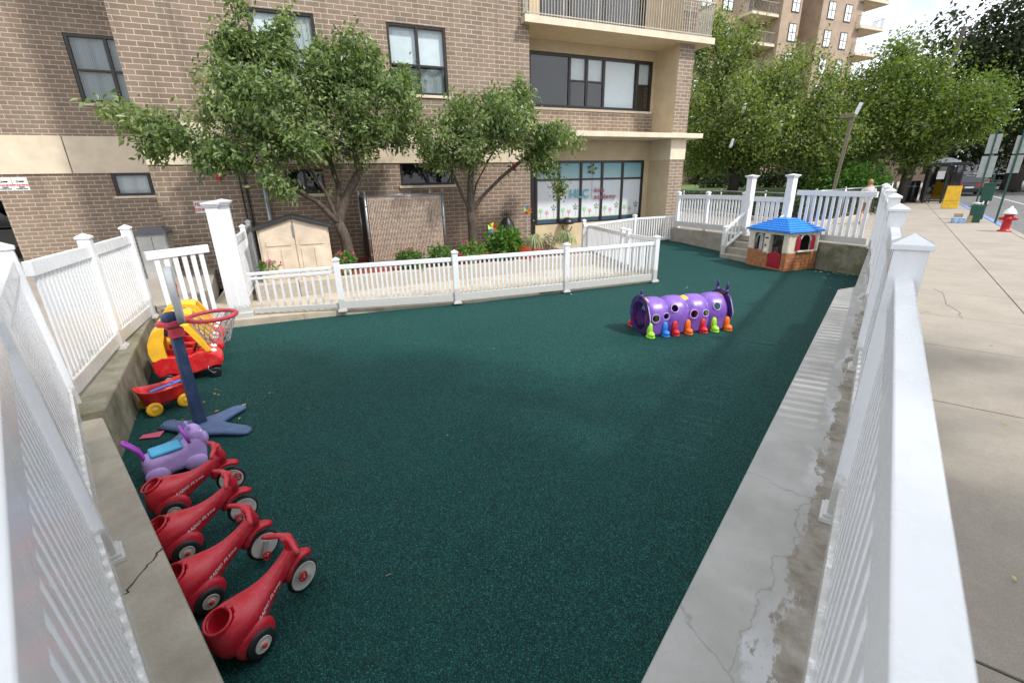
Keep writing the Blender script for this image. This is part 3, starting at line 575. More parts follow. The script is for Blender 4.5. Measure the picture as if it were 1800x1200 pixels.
def balcony(par,u0,u1,y,z,h=1.05,sp=.105,mat='railp',side=True,thin=.016):
    b=MB()
    for i in range(int((u1-u0)/sp)+1):
        x=u0+i*sp; w_=thin if i%12 else thin*2.2; b.box(x-w_/2,x+w_/2,y-.012,y+.012,z+.04,z+h)
    b.box(u0,u1,y-.02,y+.02,z+h,z+h+.04).box(u0,u1,y-.014,y+.014,z+.07,z+.1)
    if side:
        for xx in (u0,u1):
            for i in range(1,13): b.box(xx-.012,xx+.012,y+i*.11-thin/2,y+i*.11+thin/2,z+.04,z+h)
            b.box(xx-.02,xx+.02,y,y+1.4,z+h,z+h+.04).box(xx-.014,xx+.014,y,y+1.4,z+.07,z+.1)
    return b.build('balcony_railing',mat,par,world=False)
balcony(Bt,7.05,14.45,-.22,7.25)
# windows
def window(par,u0,u1,z0,z1,y,cols,rows_per=None,fw=.07,inner='curt',curtd=.12,back=True,sill=True,drape=None,fillers=None):
    """cols: mullion positions ; rows_per: transom heights per column (list)"""
    f=MB(); yy0,yy1=y+.02,y+.1
    f.box(u0+.002,u0+fw,yy0,yy1,z0+.002,z1-.002).box(u1-fw,u1-.002,yy0,yy1,z0+.002,z1-.002).box(u0+fw,u1-fw,yy0,yy1,z0+.002,z0+fw).box(u0+fw,u1-fw,yy0,yy1,z1-fw,z1-.002)
    for c in cols: f.box(c-fw*.5,c+fw*.5,yy0+.003,yy1-.003,z0+fw,z1-fw)
    edges=[u0+fw]+[c for c in cols]+[u1-fw]
    if rows_per:
        for i,rs in enumerate(rows_per):
            for r in rs: f.box(edges[i]+.03,edges[i+1]-.03,yy0+.006,yy1-.006,r-.03,r+.03)
    fr=f.build('window_frame','dframe',par,world=False,bevel=.004,seg=1)
    for i in range(len(edges)-1):
        MB().add([(edges[i],y+.06,z0+fw),(edges[i+1],y+.06,z0+fw),(edges[i+1],y+.06,z1-fw),(edges[i],y+.06,z1-fw)],[(0,1,2,3)]).build('pane','glass',fr,world=False)
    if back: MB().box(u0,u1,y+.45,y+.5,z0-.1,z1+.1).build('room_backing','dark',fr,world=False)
    if inner:
        items=fillers or [(u0+fw,u1-fw,z0+fw,z1-fw,inner)]
        for (a,c,d,e,mt) in items:
            nn=14; vs=[];fs=[]
            for k in range(nn+1):
                x=a+(c-a)*k/nn; yo=y+curtd+(.02*math.sin(k*1.9) if mt in('curt','gcurt') else 0); vs+=[(x,yo,d),(x,yo,e)]
            for k in range(nn): fs.append((2*k,2*k+2,2*k+3,2*k+1))
            MB().add(vs,fs).build('curtain' if mt in('curt','gcurt') else 'blind',mt,fr,world=False)
    if sill: MB().box(u0-.06,u1+.06,y-.045,y+.04,z0-.075,z0).build('sill','stuccol',fr,world=False,bevel=.005)
    return fr
window(Bt,2.86,4.54,5.0,6.75,0,[3.7],[[5.75],[5.75]],inner='blind',curtd=.16,fillers=[(2.93,3.66,5.8,6.68,'blind'),(3.74,4.47,5.8,6.68,'blind'),(2.93,4.47,5.07,5.7,'gcurt')])
window(Bt,-.55,1.02,5.0,6.75,0,[.25],[[5.9],[5.9]],inner='gcurt',fillers=[(-.48,.2,5.07,6.68,'blind'),(.3,.95,5.07,6.68,'curt')])
window(Bt,2.86,4.54,8.1,9.85,0,[3.7],[[8.9],[8.9]],inner='blind'); window(Bt,-.55,1.02,8.1,9.85,0,[.25],[[8.9],[8.9]],inner='gcurt')
window(Bt,2.86,4.54,2.5,3.18,0,[3.7],None,inner=None); window(Bt,-.3,.7,2.35,3.0,0,[.2],None,inner=None)
window(Bt,-5.43,-3.5,5.0,6.78,4.0,[-4.5],[[5.86],[5.86]],inner='gcurt',fw=.09)
window(Bt,-5.27,-3.4,2.38,3.06,4.0,[-4.33],None,inner='curt',fw=.08)
window(Bt,7.78,13.08,5.0,6.72,1.2,[9.42,10.14,10.88,12.4],[[],[5.9],[5.9],[],[5.9]],fw=.1,inner='blind',curtd=.14,sill=True,fillers=[(9.5,10.08,5.95,6.62,'blind'),(10.2,10.82,5.95,6.62,'blind'),(10.95,12.33,5.1,6.62,'blind'),(12.46,12.98,5.95,6.62,'blind')])
window(Bt,8.2,12.6,7.3,9.4,1.2,[9.4,10.8],None,fw=.1,inner=None,sill=False)
# storefront
f=MB(); mu=[8.08,9.12,10.12,11.1,12.02,12.92]
mu=[8.07+i*.97 for i in range(6)]
f.box(8.025,12.975,1.205,1.29,3.15,3.235).box(8.025,12.975,1.205,1.29,.945,1.0)
for u in mu: f.box(u-.045,u+.045,1.195,1.30,1.0,3.15)
f.box(8.025,12.975,1.21,1.285,2.53,2.6)
sf=f.build('storefront_frame','dframe',Bt,world=False,bevel=.004,seg=1)
for i in range(5):
    a,c=mu[i]+.045,mu[i+1]-.045
    MB().box(a,c,1.25,1.26,2.6,3.15).build('film_panel','tealf',sf,world=False)
    MB().box(a,c,1.25,1.26,1.2,2.53).build('film_panel','film',sf,world=False)
    MB().box(a,c,1.25,1.26,1.14,1.2).build('film_panel','yelf',sf,world=False); MB().box(a,c,1.25,1.26,1.0,1.14).build('film_panel','navyf',sf,world=False)
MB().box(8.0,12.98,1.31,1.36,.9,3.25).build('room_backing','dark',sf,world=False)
def pinwheel(u,z,r,blade,core,stem,par=sf,y=1.248,n=5,rot=0):
    b=MB(); c=MB()
    for k in range(n):
        a=rot+2*PI*k/n; A=lambda rr,aa:(u+rr*math.cos(aa),z+rr*math.sin(aa))
        p=[A(0.02*r,a),A(r*.62,a-.28),A(r,a+.12),A(r*.7,a+.42)]
        b.add([(q[0],y,q[1]) for q in p],[(3,2,1,0)]); p=[A(0,a),A(r*.55,a-.1),A(r*.45,a+.35)]
        c.add([(q[0],y-.002,q[1]) for q in p],[(2,1,0)])
    o=b.build('pinwheel_decal',blade,par,world=False); c.build('pinwheel_center',core,o,world=False)
    MB().box(u-.006*max(1,r*5),u+.006*max(1,r*5),y+.0005,y+.0015,stem,z).build('pinwheel_stem','navy',o,world=False)
pinwheel(mu[2]+.49,2.93,.23,'navy','lime',1.88,y=1.194)
for i in range(5):
    a=mu[i]; pinwheel(a+.2,1.45,.12,'palegreen','palegreen',1.2,rot=.3,n=7); pinwheel(a+.46,1.38,.10,'pink','pink',1.2,rot=.9); pinwheel(a+.76,1.55,.13,'navy','lime',1.2,rot=.2)
TF=lambda u,z,y=1.19: Matrix.Translation((u,y,z))@Matrix.Rotation(PI/2,4,'X')
text('HLC',.44,TF(9.93,2.03,1.19),'teal_t',sf,bold=.012,world=False,spacing=1.1)
text('kids',.26,TF(10.62,2.15,1.19),'maroon_t',sf,bold=.005,world=False,align='LEFT',spacing=1.15); text('academy',.26,TF(10.62,1.9,1.19),'maroon_t',sf,bold=.005,world=False,align='LEFT',spacing=1.15)
d=MB().box(7.30,8.0,1.215,1.275,.02,3.2).build('door','black',Bt,world=False,bevel=.006)
MB().ell((7.93,1.19,1.12),(.035,.05,.035),10,6).build('door_handle','galv',d,world=False,smooth=True)
MB().box(7.42,7.88,1.205,1.2149,.3,1.0).box(7.42,7.88,1.205,1.2149,1.5,2.4).build('door_panel','dframe',d,world=False,bevel=.004)
al=MB().box(6.6,6.72,-.05,0,3.0-.05,3.12).build('alarm_box','redb',Bt,world=False,bevel=.006)
MB().tube([(-.86,-.1,-.0),(-.86,-.1,2.9)],.055,10).build('downpipe','galv',Bt,world=False,smooth=True)
MB().tube([(-1.3,-.06,.3),(-1.3,-.06,3.1)],.03,8).tube([(-1.42,-.06,.3),(-1.42,-.06,3.1)],.02,8).build('conduit','black',Bt,world=False,smooth=True)
al=MB().box(-1.95,-1.85,-.09,0,2.75,2.9).build('alarm_bell','redb',Bt,world=False,bevel=.01)
def wsign(label,u,z,w_,h,y,lines,cam_icon=False):
    t=thing('wall_sign',label,'sign',W(u,V0-y,z),PI/2-DA)
    MB().box(-w_/2,w_/2,-.012,-.002,-h/2,h/2).build('sign_plate','sign',t,world=False)
    for s_,sz,zz,mt in lines: text(s_,sz,Matrix.Translation((0,-.014,zz))@Matrix.Rotation(PI/2,4,'X'),mt,t,world=False,bold=.003)
    if cam_icon:
        MB().ell((-.06,-.014,.07),(.035,.002,.03),12,6).box(-.02,.09,-.0155,-.0125,.05,.09).build('camera_symbol','black_t',t,world=False)
        MB().ell((-.06,-.0175,.07),(.016,.001,.014),10,5).build('camera_lens','sign',t,world=False)
    return t
wsign('white sign with red fire department connection lettering beside the broad column',-2.3,2.1,.56,.3,0,[('FIRE DEPT',.12,.06,'red_t'),('CONNECTION',.10,-.07,'red_t')])
wsign('white camera warning sign with black camera, right one of the pair at far left wall',-7.44,2.79,.34,.36,4,[('WARNING',.07,-.03,'red_t'),('VIDEO',.05,-.09,'black_t'),('SURVEILLANCE',.038,-.135,'black_t')],True)
wsign('white camera warning sign cut by the left picture edge, left one of the pair',-7.80,2.79,.34,.36,4,[('WARNING',.07,-.03,'red_t'),('VIDEO',.05,-.09,'black_t'),('SURVEILLANCE',.038,-.135,'black_t')],True)
# ================================================================== COURTYARD: planter, shed, enclosure, cabinet
b=MB(); 
def WP(u,v): return W(u,v)[:2]
b.prism([WP(-1.25,-11.5),WP(-.35,-11.5),WP(-.35,-11.72),WP(-1.25,-11.72)],.1,.5).prism([WP(-.34,-11.5),WP(7.6,-11.45),WP(7.6,-11.67),WP(-.34,-11.72)],.1,.5).prism([WP(-1.25,-11.73),WP(-1.03,-11.73),WP(-1.03,-14.7),WP(-1.25,-14.7)],.1,.5)
simple('planter_wall','low pebbly concrete planter wall behind the long low white fence','planter',b,'pebble',.02)
b=MB(); nu,nv=40,14; vs=[];fs=[]
for j in range(nv):
    for i in range(nu):
        u=-1.02+i*8.6/(nu-1); v=-14.74+j*3.03/(nv-1); p=W(u,v,.43+.03*math.sin(u*5+v*3)+.015*random.random()); vs.append(p[:])
for j in range(nv-1):
    for i in range(nu-1): a=j*nu+i; fs.append((a,a+1,a+nu+1,a+nu))
struct(b.add(vs,fs).build('planter_mulch','mulch'))
t=thing('storage_shed','beige plastic garden shed with double doors and black roof beside the column','shed',W(-.27,-12.2,.45),PI/2-DA)
b=MB(); w2=.74; b.add([(-w2,-.55,0),(w2,-.55,0),(w2,-.55,1.22),(0,-.55,1.45),(-w2,-.55,1.22),(-w2,.5,0),(w2,.5,0),(w2,.5,1.22),(0,.5,1.45),(-w2,.5,1.22)],[(0,1,2,3,4),(9,8,7,6,5),(0,5,6,1),(1,6,7,2),(2,7,8,3),(3,8,9,4),(4,9,5,0)]); b.build('shed_wall','shed',t,world=False,bevel=.01)
for s_ in (-1,1):
    d=MB(); x0,x1=(.012,.7) if s_>0 else (-.7,-.012)
    top=1.21 
    d.add([(x0,-.575,.05),(x1,-.575,.05),(x1,-.575,top+.0+(.23*(1-abs(x1)/w2))-.02),(x0,-.575,top+.23*(1-abs(x0)/w2)-.02),(x0,-.551,.05),(x1,-.551,.05),(x1,-.551,top+.23*(1-abs(x1)/w2)-.02),(x0,-.551,top+.23*(1-abs(x0)/w2)-.02)],[(0,1,2,3),(0,4,5,1),(1,5,6,2),(2,6,7,3),(3,7,4,0)])
    do=d.build('door','shed',t,world=False,bevel=.006)
    pn=MB(); 
    for (a,c,z0,z1) in ((.1,.32,.12,.78),(.38,.6,.12,.78)): 
        xa,xb=(a,c) if s_>0 else (-c,-a); pn.box(xa,xb,-.592,-.5755,z0,z1)
    arc=[(.1,.86)]+[(.1+.5*k/8,.98+.1*math.sin(PI*k/8)) for k in range(9)]+[(.6,.86)]
    arc=[((x if s_>0 else -x),z) for x,z in arc]; n=len(arc)
    pn.add([(x,-.592,z) for x,z in arc]+[(x,-.5755,z) for x,z in arc],[tuple(range(n)) if s_>0 else tuple(reversed(range(n)))]+[(i,(i+1)%n,n+(i+1)%n,n+i) for i in range(n)])
    pn.build('door_panel','shed',do,world=False,bevel=.004)
MB().box(-.02,.02,-.6,-.576,1.05,1.3).build('latch','galv',t,world=False)
b=MB(); o_=.09
for s_ in (-1,1):
    b.bar((0,-.03,1.475),(s_*(w2+o_),-.03,1.475-.23/w2*(w2+o_)),1.22,.05,up=(0,0,1))
b.build('shed_roof','shedr',t,world=False,bevel=.008)
t=thing('storage_cabinet','slim grey plastic storage cabinet against the brick wall left of the column','cabinet',W(-3.5,-14.3,.14),PI/2-DA)
MB().box(-.3,.3,-.3,.28,0,1.38).build('cabinet_body','greyr',t,world=False,bevel=.01)
MB().box(-.28,-.006,-.325,-.301,.06,1.34).box(.006,.28,-.325,-.301,.06,1.34).build('door','greyr',t,world=False,bevel=.006)
b=MB(); b.box(-.34,.34,-.35,.3,1.38,1.43); b.add([(-.34,-.35,1.43),(.34,-.35,1.43),(.34,.3,1.43),(-.34,.3,1.43),(-.2,-.1,1.55),(.2,-.1,1.55),(.2,.28,1.55),(-.2,.28,1.55)],[(0,1,5,4),(1,2,6,5),(2,3,7,6),(3,0,4,7),(4,5,6,7)]); b.build('lid','greyroof',t,world=False,bevel=.006)
# chain-link enclosure with tan slats
t=thing('slatted_enclosure','chain-link enclosure with tan privacy slats between the two cherry trees','enclosure',W(1.55,-13.2,.4),PI/2-DA)
for (x,y) in ((0,0),(2.13,0),(0,1.4),(2.13,1.4)): MB().tube([(x,y,0),(x,y,1.96)],.038,10).ell((x,y,1.96),(.042,.042,.03),10,6).build('post','galv',t,world=False,smooth=True)
b=MB()
for z in (.12,1.85): b.tube([(0,0,z),(2.13,0,z)],.022,8).tube([(0,1.4,z),(2.13,1.4,z)],.022,8).tube([(0,0,z),(0,1.4,z)],.022,8).tube([(2.13,0,z),(2.13,1.4,z)],.022,8)
b.build('rail','galv',t,world=False,smooth=True)
b=MB(); n=48
for i in range(n):
    x=.07+i*(1.99/(n-1)); b.box(x-.0135,x+.0135,-.008,.004,.06,1.83)
b.build('slats','slat',t,world=False)
b=MB()
for i in range(26):
    y=.07+i*(1.26/25); b.box(-.006,.006,y-.0175,y+.0175,.06,1.83)
b.build('slats','black',t,world=False)
bkbox=thing('slat_backing_box','unseen dark box added inside the slatted enclosure to darken the slat gaps','backing box',W(2.6,-13.9,.4),PI/2-DA); MB().box(-.85,.85,-.4,.4,0,1.7).build('casing','black',bkbox,world=False,bevel=.02); MB().lathe([(.3,1.7),(.32,1.74),(.05,1.75)],20).build('box_top_disc','blackp',bkbox,world=False)  # dark box put in so the gaps between the slats look dark
b=MB()
for i in range(40):
    x=.05+i*.052
    for k in range(12): z=.1+k*.145+(.07 if i%2 else 0); b.bar((x,-.014,z),(x+.052,-.014,z+.07*(1 if i%2==0 else -1)),.004,.004)
for z in (.3,.75,1.2,1.6): 
    for x in (-.02,2.11): b.box(x,x+.05,-.05,.05,z,z+.03)
b.build('wire_mesh','galv',t,world=False)
# ================================================================== TREES
def leaves_mesh(name,mat,parent,pts,size,rng,asp=.45,droop=.4,jit=.3,org=Vector((0,0,0)),dirs=None):
    N=len(pts); P=np.asarray(pts)-np.array(org)[None]
    d=rng.normal(size=(N,3)); 
    if dirs is not None: d=d*.7+dirs
    d[:,2]-=droop; d/=np.linalg.norm(d,axis=1)[:,None]
    r=rng.normal(size=(N,3)); r[:,2]*=.5; s=np.cross(d,r); s/=np.linalg.norm(s,axis=1)[:,None]; nrm=np.cross(s,d)
    L=size*(1+jit*rng.normal(size=N)).clip(.45,1.7)[:,None]; Wd=L*asp*.5
    a=P; c=P+d*L; m1=P+d*L*.45+s*Wd+nrm*L*.07; m2=P+d*L*.45-s*Wd+nrm*L*.07
    V=np.stack([a,m1,c,m2],1).reshape(-1,3); V[2::4,2]-=(L[:,0]*.12)
    me=bpy.data.meshes.new(name); me.vertices.add(4*N); me.vertices.foreach_set('co',V.ravel().astype(np.float32))
    me.loops.add(6*N); me.polygons.add(2*N); base=np.arange(N)[:,None]*4
    idx=(base+np.array([[0,1,2,0,2,3]])).ravel(); me.loops.foreach_set('vertex_index',idx.astype(np.int32))
    me.polygons.foreach_set('loop_start',(np.arange(2*N)*3).astype(np.int32)); me.polygons.foreach_set('loop_total',np.full(2*N,3,np.int32))
    me.update(); me.validate(); me.materials.append(M[mat]); o=bpy.data.objects.new(name,me); COL.objects.link(o); o.parent=parent; return o
def tree(name,label,base,trunk_pts,trunk_r,blobs,ntw,nleaf,lsize,lmat,bmat,seed,group=None,step=.35,spread=.16,tipr=.006,expo=.45,droop=.4,asp=.45,limbs=(),shell=.0,rmax=None,cat='tree',along=2):
    rng=np.random.default_rng(seed); base=Vector(base); t=thing(name,label,cat,base,0,group)
    nodes=[Vector(p) for p in trunk_pts]; par=[-1]+list(range(len(nodes)-1)); nt0=len(nodes)
    for lb in limbs:   # explicit main limbs [start_index, pts...]
        k=lb[0]
        for p in lb[1:]: nodes.append(Vector(p)); par.append(k); k=len(nodes)-1
    wts=np.array([b[2] if len(b)>2 else b[1][0]*b[1][1]*b[1][2] for b in blobs]); wts=wts/wts.sum(); A=[]
    for (bi,n) in enumerate((wts*ntw).astype(int)+1):
        c=np.array(blobs[bi][0]); r=np.array(blobs[bi][1]); x=rng.normal(size=(n,3)); x/=np.linalg.norm(x,axis=1)[:,None]; q=rng.random(n)[:,None]**(1/3.)
        
        m_=max(3,n//5); cx_=x[:m_]*(.35+.65*q[:m_])*r*.92; pick=rng.integers(0,m_,n); cl_=c+cx_[pick]+rng.normal(size=(n,3))*r*.22; A.append(cl_)
    A=np.concatenate(A); fork=np.array(nodes[nt0-1]); A=A[np.argsort(np.linalg.norm(A-fork,axis=1))]
    arr=[np.array(n) for n in nodes]; tips=[]
    for a in A:
        X=np.array(arr[nt0-1:]); d=np.linalg.norm(X-a,axis=1)+.25*np.maximum(0,X[:,2]-a[2]); k=int(np.argmin(d))+nt0-1
        v=a-arr[k]; Ln=np.linalg.norm(v); m_=max(1,int(Ln/step)); st=k
        for i in range(1,m_+1):
            p=arr[k]+v*i/m_+(rng.normal(size=3)*.07*min(Ln,1.5)*(1 if i<m_ else 0)); p[2]+=.06*Ln*math.sin(PI*i/m_); arr.append(p); par.append(st); st=len(arr)-1
        tips.append(st)
    n=len(arr); cnt=np.zeros(n); 
    for s_ in tips: cnt[s_]+=1
    for i in range(n-1,0,-1): cnt[par[i]]+=cnt[i]
    rad=tipr*np.maximum(cnt,1)**expo; k=trunk_r/max(rad[0],1e-6); rad=rad*(1 if k>1 else k)
    for i in range(nt0): rad[i]=trunk_r*(1.25 if i==0 else 1-.25*i/nt0)
    rad=np.minimum(rad,trunk_r*.8) if False else rad
    b=MB()
    b.tube([Vector(arr[i]) for i in range(nt0)],[rad[i] for i in range(nt0)],12)
    for i in range(nt0,n):
        p=par[i]; r0_=min(rad[p],rad[i]*1.5) if p>=nt0-1 else rad[i]*1.3
        ns=8 if rad[i]>.04 else (5 if rad[i]>.015 else 3)
        b.tube([Vector(arr[p]),Vector(arr[i])],[r0_,rad[i]],ns,cap=False)
    tr=b.build('trunk',bmat,t,smooth=True)
    pts=[];drs=[]; per=max(1,nleaf//max(1,len(tips)))
    for s_ in tips:
        chain=[s_]; 
        for _ in range(along):
            if par[chain[-1]]>=nt0: chain.append(par[chain[-1]])
        C=[arr[c] for c in chain]
        for _ in range(per):
            i=rng.random()*(len(C)-1) if len(C)>1 else 0; i0=int(i); f_=i-i0; p=C[i0]*(1-f_)+C[min(i0+1,len(C)-1)]*f_
            pts.append(p+rng.normal(size=3)*spread)
            dv=arr[s_]-arr[par[s_]]; drs.append(dv/(np.linalg.norm(dv)+1e-6))
    leaves_mesh('crown',lmat,t,pts,lsize,rng,asp,droop,org=base,dirs=np.array(drs)*.8)
    return t
def Wv(u,v,z): return tuple(W(u,v,z))
tb=W(.98,-13.0,.42)
fence('white picket fence running from the broad column back to the brick wall beside the shed',[(-10.15,3.75),(-11.7,4.6),(-13.2,5.35)],[.14]*3,[1.62]*3,pick=.11,pw=.05,ps=.11,extra=.08,base=False,noposts=(0,))
tree('cherry_tree','larger leafy cherry tree with forked trunk between the shed and slatted enclosure',tb,[Wv(.98,-13.0,.4),Wv(.95,-13.0,.85),Wv(.90,-13.0,1.3),Wv(.80,-13,1.65)],.155,
 [(Wv(-.5,-13.0,4.2),(1.6,1.1,.9)),(Wv(-.6,-13,5.1),(1.0,.8,.65),1.0),(Wv(-2.5,-12.9,3.85),(.85,.6,.38),.45),(Wv(-3.2,-12.9,4.0),(.5,.4,.22),.16),(Wv(-2.9,-12.9,3.55),(.4,.4,.25),.12),(Wv(-.55,-13,6.0),(.3,.4,.7),.3),(Wv(.15,-12.9,6.0),(.22,.3,.7),.22),(Wv(.9,-13,4.5),(.9,1.0,.85),1.2),(Wv(.9,-13,5.3),(.55,.6,.45),.4),(Wv(1.85,-13,5.4),(.5,.5,.8),.6),(Wv(2.4,-13,4.5),(.7,.8,.65),.7),(Wv(2.9,-13,4.9),(.3,.3,.35),.12),(Wv(-1.4,-12.6,3.3),(.8,.6,.35),.4),(Wv(2.2,-12.8,3.7),(.6,.6,.4),.35),(Wv(-.4,-12.2,2.7),(.3,.25,.3),.12),(Wv(.1,-12.8,3.5),(1.1,.9,.4),.55),(Wv(1.5,-12.8,3.7),(.8,.8,.4),.4)],
 980,42000,.112,'leafc','trunk',11,'cherry trees in the planter',step=.3,spread=.12,tipr=.006,droop=.65,
 limbs=[[3,Wv(.35,-13,2.2),Wv(-.3,-13,2.6),Wv(-1.1,-12.9,3.1),Wv(-2.0,-12.9,3.6)],[3,Wv(.6,-13,2.4),Wv(.2,-12.9,3.2),Wv(-.2,-12.9,4.0),Wv(-.5,-12.9,4.8)],[3,Wv(1.1,-13.1,2.3),Wv(1.5,-13.1,2.9),Wv(1.7,-13,3.6),Wv(1.7,-13,4.6)],[3,Wv(.95,-13.3,2.5),Wv(.8,-13.4,3.4),Wv(.9,-13.3,4.3)]])
tb=W(4.5,-13.1,.42)
tree('cherry_tree','smaller spreading cherry tree in front of the brick wall left of the storefront',tb,[Wv(4.5,-13.1,.4),Wv(4.5,-13.1,.95),Wv(4.5,-13.1,1.45),Wv(4.48,-13.1,1.75)],.15,
 [(Wv(4.9,-12.9,4.15),(1.3,1.0,.75)),(Wv(5.6,-12.9,4.55),(.8,.7,.4)),(Wv(6.1,-12.9,5.0),(.25,.3,.3),.08),(Wv(6.6,-12.9,3.85),(.9,.7,.4)),(Wv(7.5,-12.9,3.75),(.5,.4,.25),.12),(Wv(3.4,-12.9,3.75),(.7,.6,.5)),(Wv(4.0,-12.8,3.3),(.8,.6,.35),.3),(Wv(6.7,-12.8,3.0),(.6,.5,.3),.12),(Wv(7.2,-12.8,2.5),(.15,.15,.3),.03)],
 560,19000,.11,'leafc','trunk',23,'cherry trees in the planter',step=.3,spread=.12,tipr=.006,droop=.65,
 limbs=[[3,Wv(4.25,-13.1,2.2),Wv(4.0,-13.1,2.8),Wv(3.75,-13,3.3)],[3,Wv(4.5,-13.1,2.5),Wv(4.6,-13.1,3.2),Wv(4.8,-13,3.8)],[3,Wv(4.9,-13.1,2.2),Wv(5.5,-13.1,2.7),Wv(6.2,-13,3.2),Wv(6.8,-13,3.6)],[3,Wv(4.75,-13.3,2.5),Wv(5.2,-13.3,3.2),Wv(5.7,-13.2,3.9)]])
def street_tree(label,base,h0,r,blobs,ntw,nl,ls,lm,seed,group=None,bm='trunkd',spread=.45,**k):
    B=Vector(base); return tree('street_tree',label,B,[B,B+Vector((.02,0,h0*.5)),B+Vector((0,.05,h0))],r,blobs,ntw,nl,ls,lm,bm,seed,group,step=.8,spread=spread,tipr=.02,expo=.42,droop=.25,asp=.55,**k)
street_tree('tall pale green tree directly right of the building behind the far fence',(-8.6,35,1.4),2.6,.3,[((-9.5,34.0,6.3),(3.2,3,2.6)),((-10.4,34.5,10.0),(2.1,2.3,2.5)),((-7.0,33,5.6),(2.0,2,1.9)),((-10.8,34,4.2),(1.9,2,1.2))],460,34000,.175,'leafg',31,'garden trees beyond the far fence')
street_tree('dark stemmed pale green tree second from the building behind the far fence',(-7.9,36.5,1.4),2.6,.22,[((-5.9,36,7.1),(2.8,2.6,2.4)),((-4.2,35,5.0),(2.2,2.2,1.7)),((-6.6,36,4.4),(1.9,2,1.2))],330,24000,.17,'leafg',32,'garden trees beyond the far fence')
street_tree('spreading mid green tree with brown trunk behind the bus shelter sidewalk',(.43,38.8,.7),2.3,.24,[((-1.3,38.5,6.7),(3.2,2.8,2.3)),((1.6,38.5,5.6),(2.4,2.4,2.0)),((2.9,38.3,5.5),(1.6,1.8,1.2)),((-2.6,38,4.6),(2.0,2,1.4)),((-.6,38.5,8.7),(1.5,1.5,1.1)),((.2,38.2,4.2),(1.7,1.9,.8))],460,36000,.165,'leafy',33)
street_tree('huge dark evergreen looking tree filling the upper right corner',(8.5,64,.7),5,.6,[((7.5,62,14.0),(5.2,5,4.5)),((11,62,10),(5.5,5,5)),((5.6,62,8.6),(4.0,4,3.6)),((12,60,17.5),(5.5,5,4.5)),((3.4,62,12.0),(3.2,3,2.2)),((1.7,62,14.0),(2.3,3,2.6)),((.6,61,11.8),(1.6,2,1.2)),((17,62,13),(5,5,6)),((2.0,62,7.6),(3.0,3,2.4))],820,46000,.38,'leafd',34,spread=.75)
street_tree('dark rear tree with low crown behind the bus shelter',(3.2,72,.7),3,.4,[((2.5,72,6.5),(4,4,3.2)),((-4,72,7),(4.5,4,3.5)),((9,72,5.5),(5,4,3.0))],260,9000,.5,'leafd',35,spread=.8)
street_tree('dark tree mass behind the bright trees at the garden centre',(-14,60,1.4),3,.4,[((-14,60,6),(6,4,4)),((-5,60,6),(5,4,4)),((-21,58,5.5),(5,4,4))],300,9000,.55,'leafd',36,spread=.9)
def bush(name,label,c,r,n,ls,lm,seed,group=None,cat='bush',flowers=None,nf=0,stuff=False):
    rng=np.random.default_rng(seed); base=Vector((c[0],c[1],c[2]-r[2])); t=thing(name,label,cat,base,0,group)
    x=rng.normal(size=(n,3)); x/=np.linalg.norm(x,axis=1)[:,None]; q=(.45+.55*rng.random(n))[:,None]; k=1+.25*np.sin(x[:,:1]*7+seed)*np.cos(x[:,1:2]*6)
    P=np.array(c)+x*q*k*np.array(r); P[:,2]=np.maximum(P[:,2],base.z+.01); leaves_mesh('foliage',lm,t,P,ls,rng,.5,.0,org=base,dirs=x*.7+np.array([0,0,.3]))
    b=MB()
    for i in range(7): 
        a=2*PI*i/7; b.tube([base,base+Vector((math.cos(a)*r[0]*.5,math.sin(a)*r[1]*.5,r[2]*1.1))],[.012*r[2]*3,.004],4)
    b.build('stem','trunkd',t)
    if flowers:
        x=rng.normal(size=(nf,3)); x[:,2]=abs(x[:,2])+.3; x/=np.linalg.norm(x,axis=1)[:,None]; C_=np.array(c)+x*np.array(r)*1.05
        P=np.repeat(C_,6,0)+rng.normal(size=(nf*6,3))*.012; leaves_mesh('flower',flowers,t,P,.045,rng,.8,0,org=base,dirs=np.array([[0,0,.5]]*len(P)))
    return t
bush('bush','bright light green bush left of the walking person',(-2.3,36,1.9),(2.3,1.3,1.2),5200,.2,'bushl',41)
bush('bush','small bright bush at the right end of the green hedge',(-.9,36.5,1.55),(.9,.8,.8),1500,.18,'bushl',42)
for i,(x,y) in enumerate(((-10.5,40),(-6.5,40),(-3.8,39.5))): bush('hedge',['dark clipped hedge behind the tree trunks beside the building','dark clipped hedge behind the two far gate posts','dark clipped hedge beside the leaning lamp post'][i],(x,y,1.9),(2.3,.8,.8),2400,.18,'hedge',50+i,'dark hedges at the back of the lawn',cat='hedge')
# planter plants
def at_uv(u,v,z): return tuple(W(u,v,z))
def potted(label,u,v,flower,seed,pr=.14,ph=.3,fr=(.24,.24,.15),n=500):
    c=at_uv(u,v,.5+ph+.08); t=bush('potted_plant',label,c,fr,n,.075,'bushl',seed,'flower pots in the planter','potted plant',flower,12)
    o=MB().lathe([(pr*.72,.46),(pr*.95,.46+ph*.7),(pr*1.05,.46+ph),(pr*.9,.47+ph),(pr*.85,.44+ph)],20,Matrix.Translation((c[0],c[1],0))).build('pot','pot',t,smooth=True); return t
potted('pale green pot of leafy flowers in front of the shed, nearest the broad column',-.85,-11.75,'petal',61)
potted('pale green pot with pink flowers between the shed and the slatted enclosure',.75,-11.85,'petal',62)
potted('pale green pot with pink petunias below the smaller cherry tree',4.0,-11.75,'petal',63,.17,.3,(.4,.35,.2),900)
bush('flower_bush','low bed plant with blue and pink blossoms before the slatted enclosure',at_uv(2.35,-11.9,.72),(.5,.25,.26),1400,.07,'plantl',64,'bedding plants in the planter','bush','petal',6)
